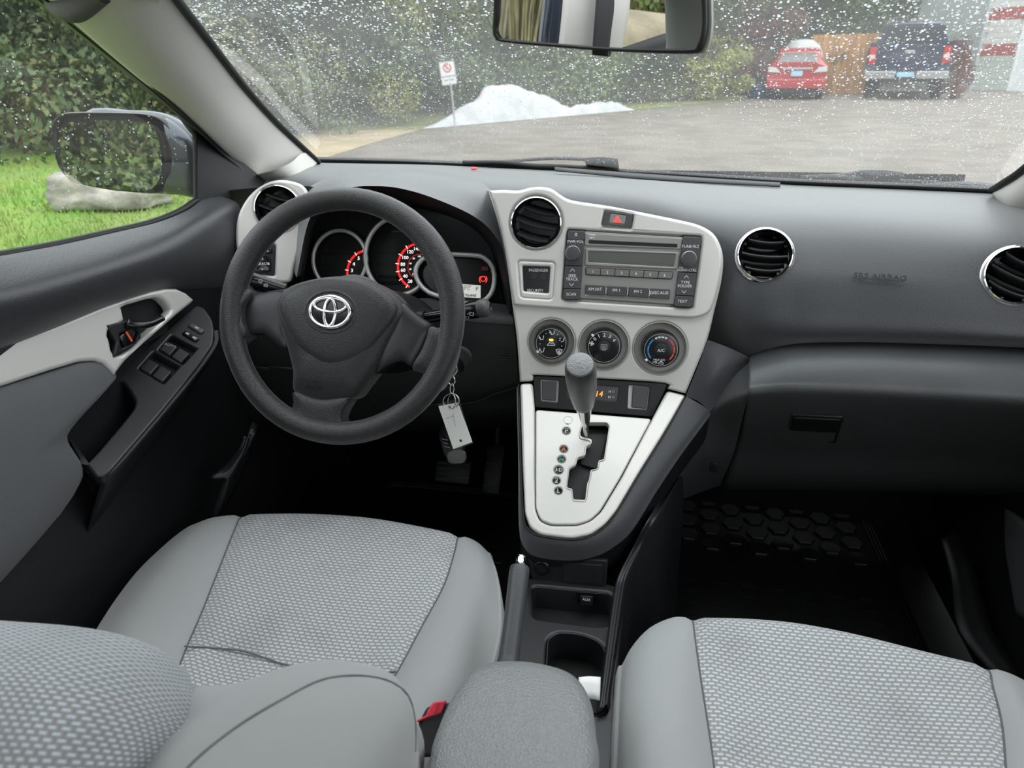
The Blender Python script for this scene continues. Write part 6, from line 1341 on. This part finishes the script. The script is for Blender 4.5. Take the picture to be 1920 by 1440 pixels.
c2 = G(1688, 187); c2k = (c2 - CAM).dot(FW) / FPX; sc2 = 140 * c2k / 2.0
pk_ = thing('pickup_truck', 'dark navy pickup truck parked beside the wooden fence', 'truck', c2)
M = face_at(c2) @ Matrix.Scale(sc2, 4); NAVY = mat('navy_truck_paint', (.014, .022, .055), .25, coat=.5)
body('bed', [[V((s * x, y, z)) for s, x, z in ((1, .95, .62), (1, .97, .8), (1, .98, 1.15), (1, .93, 1.36), (-1, .93, 1.36), (-1, .98, 1.15), (-1, .97, .8), (-1, .95, .62))] for y in (0, .1, 1.2, 1.9)], NAVY, pk_, M)
body('cab', [section(1.95, .94, .98, .76, .5, 1.3, 1.86), section(2.2, .95, .98, .78, .45, 1.3, 1.93), section(3.2, .95, .98, .78, .45, 1.3, 1.94), section(4.0, .95, .97, .72, .45, 1.25, 1.8), section(4.6, .95, .96, .80, .45, 1.15, 1.26), section(5.6, .9, .92, .75, .5, 1.0, 1.12)], NAVY, pk_, M)
slab('rear_window', [(-.70, 1.36), (.70, 1.36), (.64, 1.82), (-.64, 1.82)], 1.93, .03, GLS, pk_, M)
slab('tailgate', [(-.72, .72), (.72, .72), (.72, 1.33), (-.72, 1.33)], -.01, .03, NAVY, pk_, M); slab('gate_handle', [(-.12, 1.12), (.12, 1.12), (.12, 1.2), (-.12, 1.2)], -.03, .02, CHROMED, pk_, M)
for s in (-1, 1):
    slab('tail_lamp', [(s * .78, .88), (s * .95, .88), (s * .95, 1.28), (s * .78, 1.28)], -.01, .03, TAIL, pk_, M); slab('lamp_lens', [(s * .80, 1.0), (s * .93, 1.0), (s * .93, 1.1), (s * .80, 1.1)], -.03, .02, CLEAR, pk_, M)
    slab('bumper', [(s * .25, .52), (s * .98, .52), (s * .98, .70), (s * .25, .70)], -.15, .12, CHROMED, pk_, M)
slab('number_plate', [(-.2, .56), (.2, .56), (.2, .68), (-.2, .68)], -.10, .02, PLATE, pk_, M, .003); slab('bumper_step', [(-.9, .45), (.9, .45), (.9, .54), (-.9, .54)], -.06, .1, BLK, pk_, M)
for s, u in ((-1, 0), (1, 0)): pillow('door_mirror', fillet([(-.14, -.13), (.14, -.13), (.14, .13), (-.14, .13)], .05), [(1, -.1), (1, 0), (.9, .03)], GREYP if s < 0 else NAVY, M @ Matrix.Translation((s * 1.2, 3.2, 1.35)) @ Matrix.Rotation(rad(90), 4, 'X'), pk_)
wheels(pk_, M, (-.82, .82), (1.1, 4.6), .38, .26)
dr_ = thing('blue_drum', 'blue plastic drum beside the red hatchback', 'drum', G(1420, 184)); kdr = (G(1420, 184) - CAM).dot(FW) / FPX
lathe('barrel', [(17 * kdr, 0), (18 * kdr, 2 * kdr), (17.3 * kdr, 12 * kdr), (18 * kdr, 13 * kdr), (17.3 * kdr, 24 * kdr), (16 * kdr, 26 * kdr)], mat('blue_drum_plastic', (.02, .06, .14), .4), Matrix.Translation(G(1420, 184)), dr_, seg=24)
cv = gdir(1500, 29.5); ck = 27 / FPX
cvt = thing('grey_tarpaulin', 'pale grey tarpaulin cover humped behind the red hatchback', 'tarpaulin', cv)
pillow('cover', sm([(-.55, -.9), (.55, -.9), (.5, .9), (-.5, .9)], 5), [(1.1, 0), (1.05, .9), (1, 1.3), (.8, 1.6), (.45, 1.78), (.2, 1.8)], mat('tarp_grey', (.4, .4, .4), .8, bump=('noise', 6, .6, .05)), Matrix.Translation(cv), cvt)
# wooden fence between the cars
fa_, fb_ = gdir(1518, 30), gdir(1652, 30)
fe = thing('wooden_fence', 'honey brown board fence between the red hatchback and the pickup', 'fence', fa_)
nb = 13; fv = (fb_ - fa_); fM = Matrix.Rotation(math.atan2(fv.y, fv.x), 4, 'Z'); WOODS = [mat('fence_board_' + n, c, .75, bump=('noise', 12, .4, .01), var=(5, tuple(x * .8 for x in c), c)) for n, c in (('honey', (.48, .25, .085)), ('tan', (.42, .21, .07)), ('amber', (.52, .28, .10)))]
for i in range(nb):
    p = fa_.lerp(fb_, (i + .5) / nb); box('board', (fv.length / nb - .012, .025, 1.92 + .02 * (i % 3)), WOODS[i % 3], Matrix.Translation(p + V((0, (i % 2) * .008, .98))) @ fM, fe)
for z in (.35, 1.7): box('rail', (fv.length, .05, .09), WOODS[1], Matrix.Translation(fa_.lerp(fb_, .5) + V((0, .04, z))) @ fM, fe)
# building at the right
bA, bB, bC = gdir(1705, 37), gdir(1832, 35), gdir(1992, 33)
bl = thing('yard_building', 'pale yard building with red and white block bands at the right', 'building', bB)
def wallM(a, b): v = b - a; return v, Matrix.Translation(a) @ Matrix.Rotation(math.atan2(v.y, v.x), 4, 'Z')
v_, Mw = wallM(bA, bB); CORR = mat('corrugated_green_grey', (.34, .37, .35), .5, metal=.2)
vs, fs = [], []; n = 60
for i in range(n + 1):
    for z in (0, 4.6): vs.append((v_.length * i / n, -.03 if i % 2 else 0, z))
fs = [(2 * i, 2 * i + 2, 2 * i + 3, 2 * i + 1) for i in range(n)]
obj('corrugated_wall', vs, fs, CORR, bl, Mw, smooth=False)
box('corner_board', (.12, .12, 4.6), mat('corner_grey', (.45, .47, .46), .5), Matrix.Translation(bB + V((0, 0, 2.3))), bl)
v_, Mw = wallM(bB, bC); box('mortar_wall', (v_.length, .2, 4.6), mat('mortar', (.5, .5, .48), .9), Mw @ Matrix.Translation((v_.length / 2, .13, 2.3)), bl)
BM = dict(w=mat('block_white', (.62, .61, .58), .85, bump=('noise', 30, .4, .01)), r=mat('block_red', (.40, .10, .09), .85, bump=('noise', 30, .4, .01)), g=mat('block_green', (.46, .50, .44), .85, bump=('noise', 30, .4, .01)))
bw, bh = .39, .19; BMe = {}
for j in range(20):
    z = .1 + j * .2
    c = 'g' if z < 1.2 else 'r' if z < 1.6 else 'w' if z < 2.4 else 'r' if z < 2.8 else 'w'
    for i in range(8):
        x = .2 + i * .4 + (.2 if j % 2 else 0)
        if x > 1.42: continue
        Mb = Mw @ Matrix.Translation((x, .02, z))
        if c not in BMe: BMe[c] = box('block', (bw, .05, bh), BM[c], Mb, bl).data
        else: reg(bpy.data.objects.new('block', BMe[c]), bl, Mb)
dw = box('door_leaf', (.9, .06, 3.2), mat('white_door', (.72, .74, .74), .5), Mw @ Matrix.Translation((2.12, -.02, 1.6)), bl)
box('door_jamb', (.10, .08, 3.3), mat('white_jamb', (.8, .8, .8), .5), Mw @ Matrix.Translation((1.62, -.03, 1.65)), bl)
flush()
